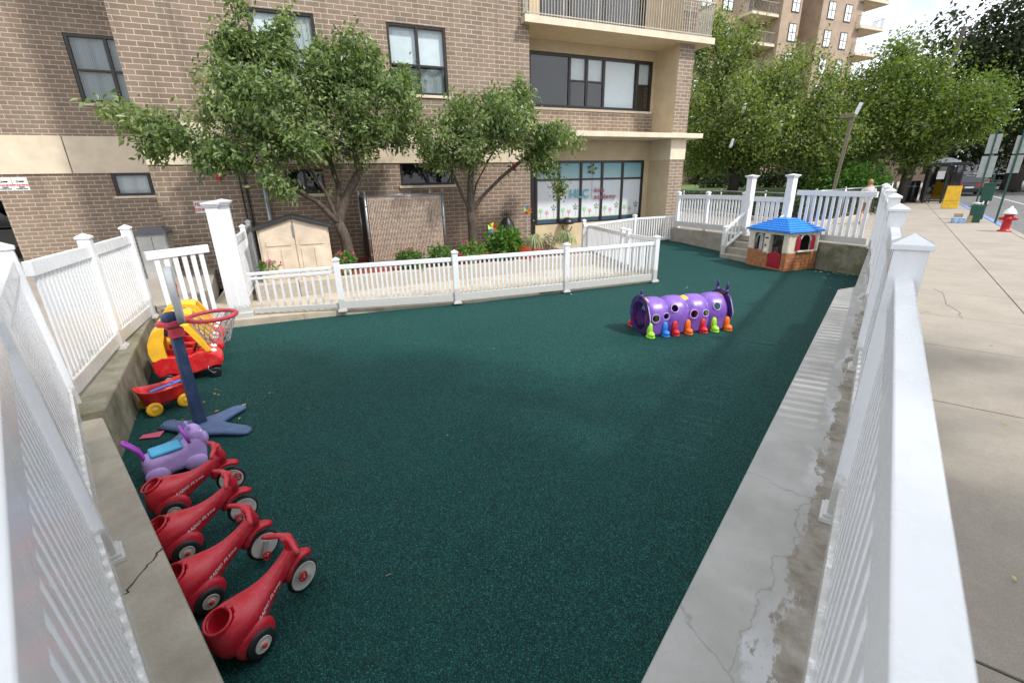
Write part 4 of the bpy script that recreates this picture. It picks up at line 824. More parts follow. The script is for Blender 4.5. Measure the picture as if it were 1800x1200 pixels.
bush('flower_bush','green bedding plant right of the slatted enclosure post',at_uv(3.2,-12.0,.72),(.45,.25,.28),1200,.07,'plantl',65,'bedding plants in the planter','bush')
bush('flower_bush','broad leafed green plant right of the pink petunias in front of the black chiminea',at_uv(5.0,-11.9,.95),(.55,.4,.4),1000,.15,'plantl',66,'bedding plants in the planter','bush')
bush('flower_bush','red flowering low plant beneath the striped grass',at_uv(5.5,-11.7,.66),(.5,.15,.12),300,.07,'petalr',67,'bedding plants in the planter','bush')
bush('flower_bush','silvery shrub between the two clumps of striped grass',at_uv(6.35,-11.8,.85),(.22,.2,.28),600,.05,'silverl',68,'bedding plants in the planter','bush')
def grassclump(label,u,v,r,seed):
    base=W(u,v,.48); t=thing('grass_clump',label,'ornamental grass',base,0,'striped ornamental grass clumps'); rng=random.Random(seed); b=MB()
    for i in range(150):
        a=rng.random()*2*PI; s=r*(.5+.6*rng.random()); h=r*(1.0+.6*rng.random()); d=Vector((math.cos(a),math.sin(a),0)); q=Vector((-d.y,d.x,0))*.008; o=base+Vector((0,0,.1))
        p=[o+d*s*x+Vector((0,0,h*y)) for x,y in ((0,0),(.25,.7),(.6,1),(1,.75),(1.15,.35))]
        vs=[];fs=[]
        for k,pp in enumerate(p): w_=1 if k<4 else .2; vs+=[pp-q*w_,pp+q*w_]
        for k in range(4): fs.append((2*k,2*k+1,2*k+3,2*k+2))
        b.add(vs,fs)
    b.build('blades','spider',t); MB().lathe([(.1,0),(.13,.12),(.12,.14)],14,Matrix.Translation(base)).build('pot','pot',t,smooth=True)
grassclump('arching striped grass clump left of the black door',5.95,-12.0,.34,1); grassclump('arching striped grass clump right of the black door under the storefront',7.0,-11.95,.36,2)
t=thing('chiminea','black iron outdoor fireplace against the brick wall behind the plants','fireplace',W(6.1,-14.25,.42))
T=Matrix.Translation(W(6.1,-14.25,0)); MB().lathe([(.08,.42),(.1,.7),(.25,.85),(.28,1.05),(.24,1.25),(.12,1.4),(.1,1.45)],20,T).build('firebowl','black',t,smooth=True)
b=MB()
for k in range(6):
    a=2*PI*k/6; b.torus(.06,.008,Matrix.Translation(W(6.1,-14.25,1.52)+Vector((math.cos(a)*.12,math.sin(a)*.12,.03*(k%2))))@Matrix.Rotation(PI/2,4,'X')@rotz(0),n=12,k=5)
b.tube([W(6.1,-14.25,1.4),W(6.1,-14.25,1.68)],.012,6); b.build('scrollwork','black',t)
def garden_pinwheel(label,u,v,z,ln,cols):
    p=W(u,v,z); t=thing('garden_pinwheel',label,'pinwheel',W(u,v,.5),0,'rainbow garden pinwheels'); MB().tube([W(u,v,.45),p],.008,6).build('stick','whitep',t)
    for k,c in enumerate(cols):
        b=MB(); a0=2*PI*k/len(cols)
        pts_=[(0,0,0),(.17*math.cos(a0),.02,.17*math.sin(a0)),(.15*math.cos(a0+.9),-.03,.15*math.sin(a0+.9))]; b.add([Vector((x,y,zz)) for x,y,zz in pts_],[(0,1,2)],Matrix.Translation(p)@rotz(PI/2-DA)); o=b.build('blade',c,t)
garden_pinwheel('rainbow pinwheel on a stick left of the black fireplace',4.95,-12.6,1.3,.8,['redb','yellow','limep','bluet','orange'])
garden_pinwheel('rainbow pinwheel on a stick right of the black fireplace',6.75,-14.0,1.65,.8,['orange','bluet','limep','redb','yellow'])
t=thing('hanging_lamp','round black wicker lantern hanging below the storefront window','lantern',W(9.3,V0-1.0,.6)); T=Matrix.Translation(W(9.3,V0-1.0,0))
MB().lathe([(.02,1.2),(.16,1.16),(.26,1.04),(.27,.96),(.2,.94)],20,T).build('dome','black',t,smooth=True); MB().torus(.2,.02,T@Matrix.Translation((0,0,.86))@Matrix.Rotation(PI/2,4,'X')@rotz(PI),n=20,k=6,arc=PI).build('ring','black',t,smooth=True)
# unseen kerbside tree added behind the camera to shade the near playground and pavement
tree('street_tree','large unseen kerbside tree added behind the viewpoint to shade the near playground',(3.7,-2.6,.68),[(3.7,-2.6,.6),(3.75,-2.4,2.4),(3.9,-2.0,4.2)],.28,[((5.6,2.2,9.2),(4.2,4.6,2.4)),((3.2,-2.5,8.6),(4.5,4,2.2)),((7.6,5.2,9.2),(3.0,3.0,1.8)),((5.5,-3,9.5),(4,4,2.2))],260,11000,.42,'leafy','trunkd',77,None,step=1.2,spread=.55,tipr=.02,expo=.42,droop=.2,asp=.6)
# ================================================================== TOYS
def wheel(par,c,r,w_,tm,rm,rr,hm=None,hr=.02,side=(1,-1),name='wheel',bulge=.006,spokes=False):
    X=Matrix.Translation(c)@Matrix.Rotation(PI/2,4,'X')
    wo=MB().lathe([(r*.6,-w_/2),(r*.9,-w_/2),(r*.985,-w_*.32),(r,0),(r*.985,w_*.32),(r*.9,w_/2),(r*.6,w_/2)],28,X).build(name,tm,par,smooth=True,world=False)
    for s_ in side:
        k=s_*w_/2
        rim=MB().lathe([(rr,k*.9),(rr,k+s_*.003),(rr*.93,k+s_*.004),(rr*.86,k+s_*.0005),(rr*.4,k+s_*(.0005+bulge)),(rr*.3,k+s_*(.003+bulge)),(.001,k+s_*(.004+bulge))],28,X,cap=False).build('rim',rm,wo,smooth=True,world=False)
        if hm: MB().ell((c[0],c[1]-(k+s_*(.006+bulge)),c[2]),(hr,.012,hr),12,8).build('hub_cap',hm,rim,smooth=True,world=False)
        if spokes:
            b=MB()
            for q in range(4):
                a=q*PI/2+.4; b.bar((math.cos(a)*rr*.25,math.sin(a)*rr*.25,k+s_*(.003+bulge)),(math.cos(a)*rr*.85,math.sin(a)*rr*.85,k+s_*.003),rr*.16,.006,X,up=(0,0,1))
            b.torus(rr*.88,rr*.07,X@Matrix.Translation((0,0,k+s_*.003)),n=24,k=6); b.build('spoke',rm,rim,world=False,smooth=True)
    return wo
def srings(prof,n=24,e=2.4,flat=0):
    R=[]
    for x,zc,hw,hh in prof:
        r=[]
        for j in range(n):
            a=2*PI*j/n; cy,cz=math.cos(a),math.sin(a); y=hw*math.copysign(abs(cy)**(2/e),cy); z=hh*math.copysign(abs(cz)**(2/e),cz)
            if z<0: y*=1+.12*flat
            r.append((x,y,zc+z))
        R.append(r)
    return R
def bake(o):
    bpy.context.view_layer.update(); me=bpy.data.meshes.new_from_object(o.evaluated_get(bpy.context.evaluated_depsgraph_get())); o.modifiers.clear(); o.data=me; return o
def make_trike(label,x,y,rz,crank):
    t=thing('ride_on_trike',label,'ride-on toy',(0,0,0),1e-6,'red pedal ride-on toys parked along the wall'); ORG[t.name]=(0,0,0)
    prof=[(-.17,.165,.02,.03),(-.165,.168,.07,.07),(-.15,.175,.105,.105),(-.115,.185,.134,.132),(-.05,.19,.146,.138),(.02,.192,.138,.125),(.09,.20,.112,.104),(.16,.222,.08,.082),(.23,.252,.058,.068),(.30,.288,.046,.062),(.36,.325,.042,.062),(.405,.352,.042,.056),(.43,.362,.034,.04),(.44,.364,.012,.016)]
    o=MB().loft(srings(prof)).build('body','red',t,smooth=True,world=False,sub=1); o=bake(o)
    c=MB().ell((0,0,0),(.072,.082,.15),24,14,Matrix.Translation((-.10,0,.31))@Matrix.Rotation(math.radians(-24),4,'Y')).build('cutter','red',None,world=False)
    o=bool_cut(o,[c])
    for p in o.data.polygons: p.use_smooth=True
    tx=text('RADIO FLYER',.037,frame((0,0,0),(1,0,0)),'white_t',o,name='lettering',shear=.35,bold=.0009,world=False,ext=.0004,spacing=1.05)
    tx.data.transform(Matrix.Translation((.15,-.13,.235))@Matrix.Rotation(math.radians(-14),4,'Y')@Matrix.Rotation(math.radians(82),4,'X'))
    q=tx.modifiers.new('wrap','SHRINKWRAP'); q.target=o; q.wrap_method='NEAREST_SURFACEPOINT'; q.wrap_mode='ABOVE_SURFACE'; q.offset=.0016; bake(tx)
    for s_ in (-1,1): MB().ell((0,s_*.118,.115),(.125,.048,.105),20,10).build('fender','red',t,smooth=True,world=False)
    b=MB(); b.torus(.072,.008,Matrix.Translation((-.108,0,.302))@Matrix.Rotation(math.radians(-22),4,'Y'),n=30,k=7,sx=.98,sy=1.12); b.box(-.05,-.02,-.014,.014,.305,.338)
    b.build('seat_rim','red',t,smooth=True,world=False)
    b=MB(); b.tube([(.40,0,.33),(.405,0,.38),(.395,0,.43),(.385,0,.47)],[.046,.04,.033,.03],14); b.ell((.385,0,.472),(.036,.04,.024),14,8); b.build('steering_head','red',t,smooth=True,world=False)
    b=MB(); b.tube([(.335,.165,.452),(.345,.13,.46),(.372,.06,.476),(.385,0,.48),(.372,-.06,.476),(.345,-.13,.46),(.335,-.165,.452)],[.012,.017,.019,.022,.019,.017,.012],12); b.build('handlebar','red',t,smooth=True,world=False)
    # hood over the front wheel
    R=[]
    for k in range(9):
        a=math.radians(158-k*13); cx,cz=.435+.132*math.cos(a),.118+.132*math.sin(a)*1.25; n_=Vector((math.cos(a),0,math.sin(a))); hw=.044 if 0<k<8 else .028
        R.append([Vector((cx,0,cz))+n_*(.024*math.sin(2*PI*j/10))+Vector((0,hw*math.cos(2*PI*j/10),0)) for j in range(10)])
    MB().loft(R).build('front_hood','red',t,smooth=True,world=False)
    for s_ in (-1,1):
        wheel(t,(0,s_*.152,.088),.088,.05,'rubber','rim',.05,'redb',.016,side=(s_*-1,))
    fwv=wheel(t,(.435,0,.115),.115,.03,'rubber','rim',.095,None)
    for s_ in (-1,1):
        b=MB(); a=crank+(PI if s_>0 else 0); dx,dz=.06*math.cos(a),.06*math.sin(a); y0=s_*.03
        b.bar((.435-dx*.7,y0,.115-dz*.7),(.435+dx,y0,.115+dz),.016,.032); b.tube([(.435,s_*.012,.115),(.435,y0,.115)],.014,8); b.tube([(.435+dx,y0,.115+dz),(.435+dx,s_*.07,.115+dz)],.006,6)
        cr=b.build('crank','hub',fwv,world=False,smooth=False)
        b=MB(); T=Matrix.Translation((.435+dx,s_*.062,.115+dz))@Matrix.Rotation(PI/2,4,'X'); b.torus(.026,.006,T,n=20,k=6,sy=1.25); b.tube([(-.024,0,0),(.024,0,0)],.005,6,T).tube([(0,-.028,0),(0,.028,0)],.005,6,T); b.ell((0,0,0),(.011,.011,.008),8,6,T)
        b.build('pedal','redb',cr,smooth=True,world=False)
    return t
tk=make_trike('nearest red pedal ride-on at the front of the row, white wheels','',0,0,0)if False else make_trike('red pedal ride-on nearest the bottom, with open storage hole and whole side showing',0,0,0,2.2)
def put_trike(o,x,y,az,label=None):
    if label: o=dup(o,label=label,group=o['group'])
    o.location=(x,y,.002); o.rotation_euler=(0,0,PI/2-math.radians(az)); return o
put_trike(tk,-2.53,.52,-13)
for x,y,az,cr_a,lb in ((-3.10,.475,-3,4.4,'red pedal ride-on second from the bottom of the row'),(-3.70,.555,5,3.6,'red pedal ride-on third from the bottom of the row'),(-4.28,.675,14,.6,'farthest red pedal ride-on, parked beside the purple animal ride-on')): put_trike(make_trike(lb,0,0,0,cr_a),x,y,az)
# purple animal ride-on
t=thing('animal_ride_on','lilac animal shaped ride-on with turquoise seat and magenta push handle','ride-on toy',(-4.92,.90,0),PI/2-math.radians(6))
prof=[(-.26,.14,.03,.05),(-.25,.14,.08,.11),(-.22,.145,.11,.13),(-.15,.15,.118,.128),(-.05,.145,.108,.115),(.05,.145,.108,.115),(.12,.17,.112,.145),(.18,.20,.11,.18),(.23,.21,.09,.17),(.255,.21,.035,.09)]
MB().loft(srings(prof,e=2.8,flat=1)).build('body','lilac',t,smooth=True,world=False,sub=1)
for x in (-.17,.13):
    for s_ in (-1,1): MB().ell((x,s_*.10,.085),(.10,.04,.085),18,10).build('wheel_cover','lilac',t,smooth=True,world=False)
for x in (-.17,.13):
    for s_ in (-1,1): wheel(t,(x,s_*.085,.035),.035,.03,'blackp','greyp',.02)
hd=MB().ell((.18,0,.335),(.08,.085,.10),20,12).ell((.235,0,.265),(.06,.075,.075),18,10).build('head','lilac',t,smooth=True,world=False)
for s_ in (-1,1):
    MB().ell((.15,s_*.05,.435),(.018,.014,.03),10,8).build('ear','lilac',hd,smooth=True,world=False)
    MB().ell((.235,s_*.062,.36),(.014,.01,.018),10,8).build('eye','whitep',hd,smooth=True,world=False)
    MB().ell((.20,s_*.078,.31),(.05,.014,.08),14,8).build('cheek_flap','lilac',hd,smooth=True,world=False)
st=MB().box(-.19,.07,-.09,.09,.25,.295).build('seat','cyan',t,world=False,bevel=.022,seg=4); 
MB().tube([(-.22,-.035,.2),(-.25,-.035,.34),(-.31,-.035,.43),(-.335,-.03,.455),(-.335,.03,.455),(-.31,.035,.43),(-.25,.035,.34),(-.22,.035,.2)],.017,10).build('push_handle','magenta',t,smooth=True,world=False)
MB().tube([(.12,-.10,.30),(.10,-.10,.40),(.095,-.06,.425),(.095,.06,.425),(.10,.10,.40),(.12,.10,.30)],.014,10).build('handlebar','magenta',t,smooth=True,world=False)
# basketball hoop
t=thing('basketball_hoop','toddler basketball hoop with navy pole, grey backboard and red rim','basketball hoop',(-5.58,1.32,0))
O=Vector((-5.58,1.32,0)); legs=[(-5.40,.93),(-5.15,1.60),(-5.78,1.80),(-6.02,1.10)]
b=MB()
for lx,ly in legs:
    d=(Vector((lx,ly,0))-O); 
    R=[]
    for s_,hw,h in ((-.05,.17,.115),(.25,.15,.10),(.5,.11,.08),(.75,.095,.07),(.95,.09,.062),(1.06,.07,.05),(1.12,.035,.035)):
        c=O+d*s_; dn=d.normalized(); n_=Vector((-dn.y,dn.x,0)); r=[]
        for j in range(14):
            a=2*PI*j/14; r.append((c+n_*hw*math.cos(a)*1.0+Vector((0,0,h*.52+h*.5*math.copysign(abs(math.sin(a))**.6,math.sin(a)))))[:])
        R.append(r)
    b.loft(R)
b.ell((O.x,O.y,.07),(.17,.17,.07),18,8); bs=b.build('base','slate',t,smooth=True)
b=MB()
for k in (0,3): 
    c=O+(Vector((legs[k][0],legs[k][1],0))-O)*.88; b.torus(.06,.013,Matrix.Translation((c.x,c.y,.058)),n=22,k=7,sx=1.2)
b.build('cup_ring','slate',bs,smooth=True)
T=Matrix.Translation(O)
b=MB(); b.loft([[(x*s_,y*s_,z) for x,y in ((-.065,-.05),(.065,-.05),(.065,.05),(-.065,.05))] for z,s_ in ((.1,1.12),(.35,1.05),(.36,1.0),(1.22,.9))],T=T); b.build('pole','navyt',t,bevel=.014,seg=3)
cl=MB().box(-.082,.082,-.068,.068,1.13,1.235,T).build('collar','coral',t,bevel=.014,seg=3)
MB().tube([(.03,-.07,1.225),(.03,-.085,1.16),(-.03,-.085,1.16),(-.03,-.07,1.225)],.008,6,T).build('collar_clip','blackp',cl,smooth=True)
MB().loft(srings([(-.085,0,.02,.02),(-.075,0,.05,.05),(-.03,0,.065,.07),(.03,0,.065,.07),(.07,0,.055,.05),(.08,0,.02,.02)],16),T=T@Matrix.Translation((-.0,.0,1.33))@rotz(PI/2)).build('top_cap','navyt',t,smooth=True)
# backboard: shield outline in the x-z plane
RB=Matrix.Translation(O)@rotz(math.radians(-16))@Matrix.Translation(-O); oc=O+Vector((.0,.085,1.56)); pl=[]
for a_ in range(40):
    a=2*PI*a_/40; x=.30*math.copysign(abs(math.cos(a))**.7,math.cos(a)); z=.29*math.copysign(abs(math.sin(a))**.7,math.sin(a)); x*=1-.12*max(0,-z/.29)
    pl.append((x,z))
n=len(pl); b=MB(RB); b.add([(oc.x+x,oc.y-.03,oc.z+z) for x,z in pl]+[(oc.x+x,oc.y+.03,oc.z+z) for x,z in pl],[tuple(range(n)),tuple(reversed(range(n,2*n)))]+[((i+1)%n,i,n+i,n+(i+1)%n) for i in range(n)])
bb=b.build('backboard','greyp',t,bevel=.012,seg=3)
MB(RB).torus(.12,.006,Matrix.Translation((oc.x,oc.y+.031,oc.z))@Matrix.Rotation(PI/2,4,'X'),n=16,k=5,arc=PI*.8).build('backboard_logo','redb',bb,smooth=True)
rc=O+Vector((.0,.36,1.29)); b=MB(RB); b.torus(.225,.022,Matrix.Translation(rc),n=40,k=10); b.prism([(rc.x-.09,rc.y-.2),(rc.x+.09,rc.y-.2),(rc.x+.055,O.y-.09),(rc.x-.055,O.y-.09)],rc.z-.02,rc.z+.02)
b.loft([[(O.x+.1*math.cos(2*PI*j/16),O.y-.02+.12*math.sin(2*PI*j/16),z) for j in range(16)] for z in (rc.z-.03,rc.z+.015)])
rm_=b.build('rim','coral',t,bevel=.006)
b=MB(RB); NSg=18
for lay in range(5):
    r0_=.215-.022*lay; r1_=.215-.022*(lay+1); z0=rc.z-.015-.055*lay; z1=z0-.055
    for k in range(NSg):
        a0=2*PI*(k+.5*(lay%2))/NSg
        for s_ in (-.5,.5):
            a1=a0+s_*2*PI/NSg; b.tube([(rc.x+r0_*math.cos(a0),rc.y+r0_*math.sin(a0),z0),(rc.x+r1_*math.cos(a1),rc.y+r1_*math.sin(a1),z1)],.0042,4,cap=False)
b.build('net','net',t)
# toy cars
def make_car():
    t=thing('toy_car','x','ride-in toy car',(0,0,0),1e-6,'red and yellow ride-in toy cars in a row')
    prof=[(-.36,.14),(-.395,.22),(-.40,.33),(-.37,.41),(-.30,.435),(-.12,.40),(.06,.38),(.16,.42),(.26,.42),(.36,.36),(.42,.28),(.43,.23),(.40,.17),(.32,.175),(.24,.15),(.1,.12),(-.1,.115),(-.18,.15),(-.26,.17),(-.32,.15)]
    n=len(prof); b=MB(); R=[]
    for y,s_ in ((-.2,.84),(-.196,.92),(-.18,.975),(-.14,1.0),(.14,1.0),(.18,.975),(.196,.92),(.2,.84)): R.append([(x*s_,y*1.08,.28+(z-.28)*s_) for x,z in prof])
    b.loft(R); o=b.build('body','redb',t,world=False,smooth=True)
    c=MB().box(-.27,.16,-.15,.15,.2,.6).build('c','redb',None,world=False); o=bool_cut(o,[c])
    q=o.modifiers.new('bevel','BEVEL'); q.width=.012; q.segments=3; q.limit_method='ANGLE'; q.angle_limit=.9
    for p in o.data.polygons: p.use_smooth=False
    for s_ in (-1,1): MB().box(-.11,.08,s_*.217-.004,s_*.217+.004,.17,.37).build('door','redb',t,world=False,bevel=.004)
    C_=[(-.37,.38),(-.39,.5),(-.375,.62),(-.33,.73),(-.25,.80),(-.12,.835),(.06,.83),(.13,.79),(.22,.62),(.32,.40),(.25,.40),(.15,.60),(.07,.75),(.0,.775),(-.1,.77),(-.165,.72),(-.2,.62),(-.205,.5),(-.20,.38)]
    n=len(C_); b=MB()
    for s_ in (-1,1):
        y0,y1=s_*.165,s_*.215; b.add([(x,y0*(1-.12*max(0,(z-.5)/.35)),z) for x,z in C_]+[(x,y1*(1-.12*max(0,(z-.5)/.35)),z) for x,z in C_],[tuple(range(n)) if s_>0 else tuple(reversed(range(n))),tuple(reversed(range(n,2*n))) if s_>0 else tuple(range(n,2*n))]+[((i,n+i,n+(i+1)%n,(i+1)%n) if s_>0 else (i,(i+1)%n,n+(i+1)%n,n+i)) for i in range(n)])
    r_=[]
    for x,z in ((-.375,.60),(-.33,.72),(-.26,.795),(-.17,.825),(-.05,.838),(.06,.835),(.12,.80)): r_.append([(x,y,z+dz) for y,dz in ((-.16,-.03),(-.16,0),(-.08,.012),(0,.016),(.08,.012),(.16,0),(.16,-.03),(0,-.025))])
    b.loft(r_); b.box(-.385,-.35,-.17,.17,.40,.61)
    ro=b.build('roof','yellow',t,world=False,bevel=.012,seg=3)
    for s_ in (-1,1):
        MB().ell((-.345,s_*.2,.46),(.03,.006,.018),12,6).build('badge','white_t',ro,world=False,smooth=True)
        MB().ell((.325,s_*.12,.375),(.05,.04,.035),14,8).build('headlight','whitep',t,world=False,smooth=True)
        MB().ell((.375,s_*.155,.30),(.02,.02,.02),10,6).build('headlamp_button','whitep',t,world=False,smooth=True)
        wheel(t,(-.25,s_*.20,.085),.085,.06,'blackp','hub',.045,'redb',.018,side=(-s_,))
        fwl=wheel(t,(.30,s_*.185,.075),.075,.055,'blackp','blackp',.03,None)
        MB().tube([(.235,s_*.215,.19),(.22,s_*.225,.15),(.27,s_*.225,.08),(.30,s_*.225,.085)],.006,6).build('axle_wire','galv',fwl,world=False,smooth=True)
    b=MB(); b.torus(.075,.010,Matrix.Translation((.13,0,.46))@Matrix.Rotation(math.radians(-60),4,'Y'),n=24,k=7); b.tube([(.13,0,.46),(.2,0,.40)],.014,8); b.build('steering_wheel','blackp',t,world=False,smooth=True)
    b=MB(); b.box(-.25,-.1,-.14,.14,.201,.28); b.box(-.268,-.23,-.145,.145,.28,.55); b.build('seat','redb',t,world=False,bevel=.02,seg=3)
    return t
car=make_car(); CA=math.radians(20)
for i,(x,y,lb) in enumerate(((-7.45,1.83,'red and yellow toy car nearest the wagon, behind the basketball hoop pole'),(-8.08,2.08,'middle red and yellow toy car of the row against the mossy wall'),(-8.72,2.34,'farthest red and yellow toy car of the row, next to the gate'))):
    o=car if i==0 else dup(car); o['label']=lb; o.location=(x,y,.002); o.rotation_euler=(0,0,PI/2-CA-.03*i)
# wagon
t=thing('toy_wagon','small red toy wagon with yellow wheels between the mossy wall and hoop pole','wagon',(-6.62,1.28,.002),PI/2-math.radians(0))
pf=[(-.26,.27),(-.22,.12),(.20,.12),(.27,.30),(.0,.255)]
b=MB(); R=[]
for (z,sx,sy) in ((.11,.78,.8),(.13,.84,.86),(.24,.98,.98),(.27,1.06,1.06),(.285,1.06,1.06),(.283,.99,.97),(.24,.92,.9),(.15,.8,.82)):
    r=[]
    for j in range(32):
        a=2*PI*j/32; x=.26*sx*math.copysign(abs(math.cos(a))**.55,math.cos(a)); y=.155*sy*math.copysign(abs(math.sin(a))**.55,math.sin(a)); r.append((x,y,z+.05*(x/.26)**2*(1 if z>.2 else 0)))
    R.append(r)
b.loft(R); b.build('tub','redb',t,world=False,smooth=True)
for x in (-.16,.16):
    for s_ in (-1,1): wheel(t,(x,s_*.165,.085),.085,.04,'yellow','yellow',.062,None,side=(1,-1),spokes=False,bulge=.012)
MB().box(-.1,.24,-.03,.03,.262,.278,Matrix.Rotation(math.radians(-6),4,'Y')).build('handle_strip','bluet',t,world=False,bevel=.006)
MB().tube([(.25,0,.2),(.3,0,.22),(.1,0,.31)],.010,8).build('pull_handle','bluet',t,world=False,smooth=True)
# caterpillar tunnel
t=thing('crawl_tunnel','purple caterpillar crawl tunnel with round holes and coloured boots on the green surface','play tunnel',(-3.07,7.43,.005),math.atan2(.77,.63))
Lt=1.56; NR=44; RW=.30; RH=.60
def lobe(s_): return 1.02-.15*(1-abs(math.sin(PI*(s_*4))))**2.0 -.0
NR=170; NA=120
holes=[(.13,.31,-1,.07),(.335,.33,-1,.058),(.50,.45,-1,.068),(.86,.33,-1,.074),(1.08,.33,-1,.058),(1.31,.43,-1,.066),(.24,.36,1,.066),(.62,.33,1,.066),(.97,.4,1,.066),(1.27,.40,1,.066)]
bx=[.03,.31,.50,.75,1.04,1.26,1.52]
V_=[];F_=[]
for i in range(NR+1):
    s_=i/NR; k=lobe(s_)*1.02
    for j in range(NA+1):
        a=PI*(-.07+1.14*j/NA); y=RW*k*math.cos(a); z=.24+(RH-.24)*k*math.sin(a) if math.sin(a)>=0 else .24+1.08*math.sin(a)
        V_.append((s_*Lt,y,max(0,z)))
def inhole(p):
    x,y,z=p
    for hx_,hz,sg_,r in holes:
        if y*sg_>0 and ((x-hx_)/r)**2+((z-hz)/(r*.9))**2<1: return True
    for b_ in bx:
        if z<.16 and abs(x-b_)<.052: return True
        if z>=.16 and ((x-b_)/.052)**2+((z-.16)/.06)**2<1: return True
    return False
for i in range(NR):
    for j in range(NA):
        a=i*(NA+1)+j; q=(a,a+1,a+NA+2,a+NA+1); c_=[sum(V_[k][m_] for k in q)/4 for m_ in range(3)]
        if not inhole(c_): F_.append(q)
o=MB().add(V_,F_).build('shell','purple',t,smooth=True,world=False,solid=.014)
b=MB()
def surf(x,z):
    k=lobe(x/Lt)*1.02; zz=(z-.24)/((RH-.24)*k) if z>.24 else 0; return RW*k*math.sqrt(max(0,1-zz*zz)),k,zz
for x,z,s_,r in holes:
    for sg in (s_,):
        y,k,zz=surf(x,z); ang=math.asin(max(-1,min(1,zz))); 
        T=Matrix.Translation((x,sg*(y+.002),z))@Matrix.Rotation(sg*-(PI/2-ang*.8),4,'X'); b.torus(r*1.02,.009,T,n=28,k=6)
b.build('hole_rims','lilac',t,smooth=True,world=False)
for x,sgn in ((-.01,-1),(Lt+.01,1)):
    pl=[];pi=[]
    for j in range(33):
        a=2*PI*j/32; ro=.355*(1+.025*math.cos(8*a)); pl.append((ro*math.cos(a),.31+ro*.98*math.sin(a))); ri_=.255; pi.append((ri_*math.cos(a),.29+ri_*math.sin(a)*1.0))
    for lst in (pl,pi):
        for i,(y,z) in enumerate(lst): lst[i]=(y,max(0.0 if lst is pl else .03,z))
    R=[[(x+dx,y,z) for y,z in q] for q,dx in ((pl,-.014),(pl,.014),(pi,.014),(pi,-.014),(pl,-.014))]
    b=MB(); b.loft(R,cap=False); e=b.build('end_ring','dpurple',t,world=False,bevel=.004,smooth=True)
    hs=1.0 if sgn>0 else .55
    for sg in ((-.12,.12) if sgn>0 else (0,)): MB().tube([(x,sg,.60),(x+.0,sg*1.1,.68)],[.045,.03],10).ell((x,sg*1.1,.68+.05*hs),(.022,.035,.06*hs+.02),12,8).build('feeler','dpurple',e,smooth=True,world=False)
for x0,x1 in ((.0,.07),(.73,.83),(1.49,1.56)):
    b=MB(); R=[]
    for i in range(5):
        x=x0+(x1-x0)*i/4; R.append([(x,(RW+.006)*1.0*lobe(x/Lt)*1.02*math.cos(a),.24+(RH-.24+.006)*lobe(x/Lt)*1.02*math.sin(a)) for a in [PI*(.36+.28*j/10) for j in range(11)]])
    b.loft(R,cap=False,ring_closed=False); b.build('yellow_panel','yellowp',t,world=False,smooth=True,solid=.006)
cols=['limep','bluet','redb','orange','redb','limep','orange']; 
def boot(x,sg,m_):
    b=MB(); y=sg*(RW-.005)
    y+=sg*.012; b.tube([(x,y,.05),(x,y,.13),(x,y-sg*.004,.215),(x,y-sg*.01,.245)],[.054,.05,.043,.014],12)
    b.ell((x+.0,y+sg*.055,.052),(.06,.085,.055),16,8)
    R=[]; 
    b.loft([[(x+.068*math.cos(2*PI*j/18),y+sg*.042+.10*math.sin(2*PI*j/18),z) for j in range(18)] for z in (0,.022)])
    o=b.build('boot',m_,t,smooth=True,world=False); o['label']={'limep':'lime green boot','bluet':'blue boot','redb':'red boot','orange':'orange boot'}[m_]; return o
for x,c in zip(bx,cols): boot(x,-1,c)
for x,c in zip(bx,['redb','orange','limep','bluet','orange','redb','limep']): boot(x,1,c)
# playhouse
PHX=math.atan2(1.04,.68); t=thing('playhouse','small plastic playhouse with blue roof, red door and shutters beside the steps','playhouse',(-1.98,14.66,.005),PHX)
# local: x along right face (0..1.15), y to the left (0..1.4); corner at origin is nearest the camera
SX,SY,HL,HT=1.12,1.38,.50,1.06
b=MB(); th=.07
b.box(0,SX,0,th,0,HL).box(0,th,.62,SY,0,HL).box(0,th,th,.16,0,HL).box(SX-th,SX,th,SY,0,HL).box(th,SX-th,SY-th,SY,0,HL).box(-.0,th,.16,.62,0,.05)
lo=b.build('lower_wall','brown',t,world=False,bevel=.012)
b=MB()
for k in range(5):
    z=.06+.09*k
    for j in range(5):
        x=.02+j*.23+(.11 if k%2 else 0)
        if x+.2<SX: b.box(x,x+.2,-.006,.002,z,z+.07)
        y=.66+j*.17+(.08 if k%2 else 0)
        if y+.14<SY: b.box(-.006,.002,y,y+.14,z,z+.07)
b.build('stone_relief','brown',lo,world=False,bevel=.004)
d=MB().box(-.005,.045,.175,.61,.06,.44).add([(-.005,.175,.44),(-.005,.61,.44),(-.005,.39,.52),(.045,.175,.44),(.045,.61,.44),(.045,.39,.52)],[(0,2,1),(3,4,5),(0,3,5,2),(1,2,5,4)]).build('door','dred',t,world=False,bevel=.01)
MB().box(-.013,-.004,.23,.555,.12,.40).build('door_panel','dred',d,world=False,bevel=.006)
b=MB(); 
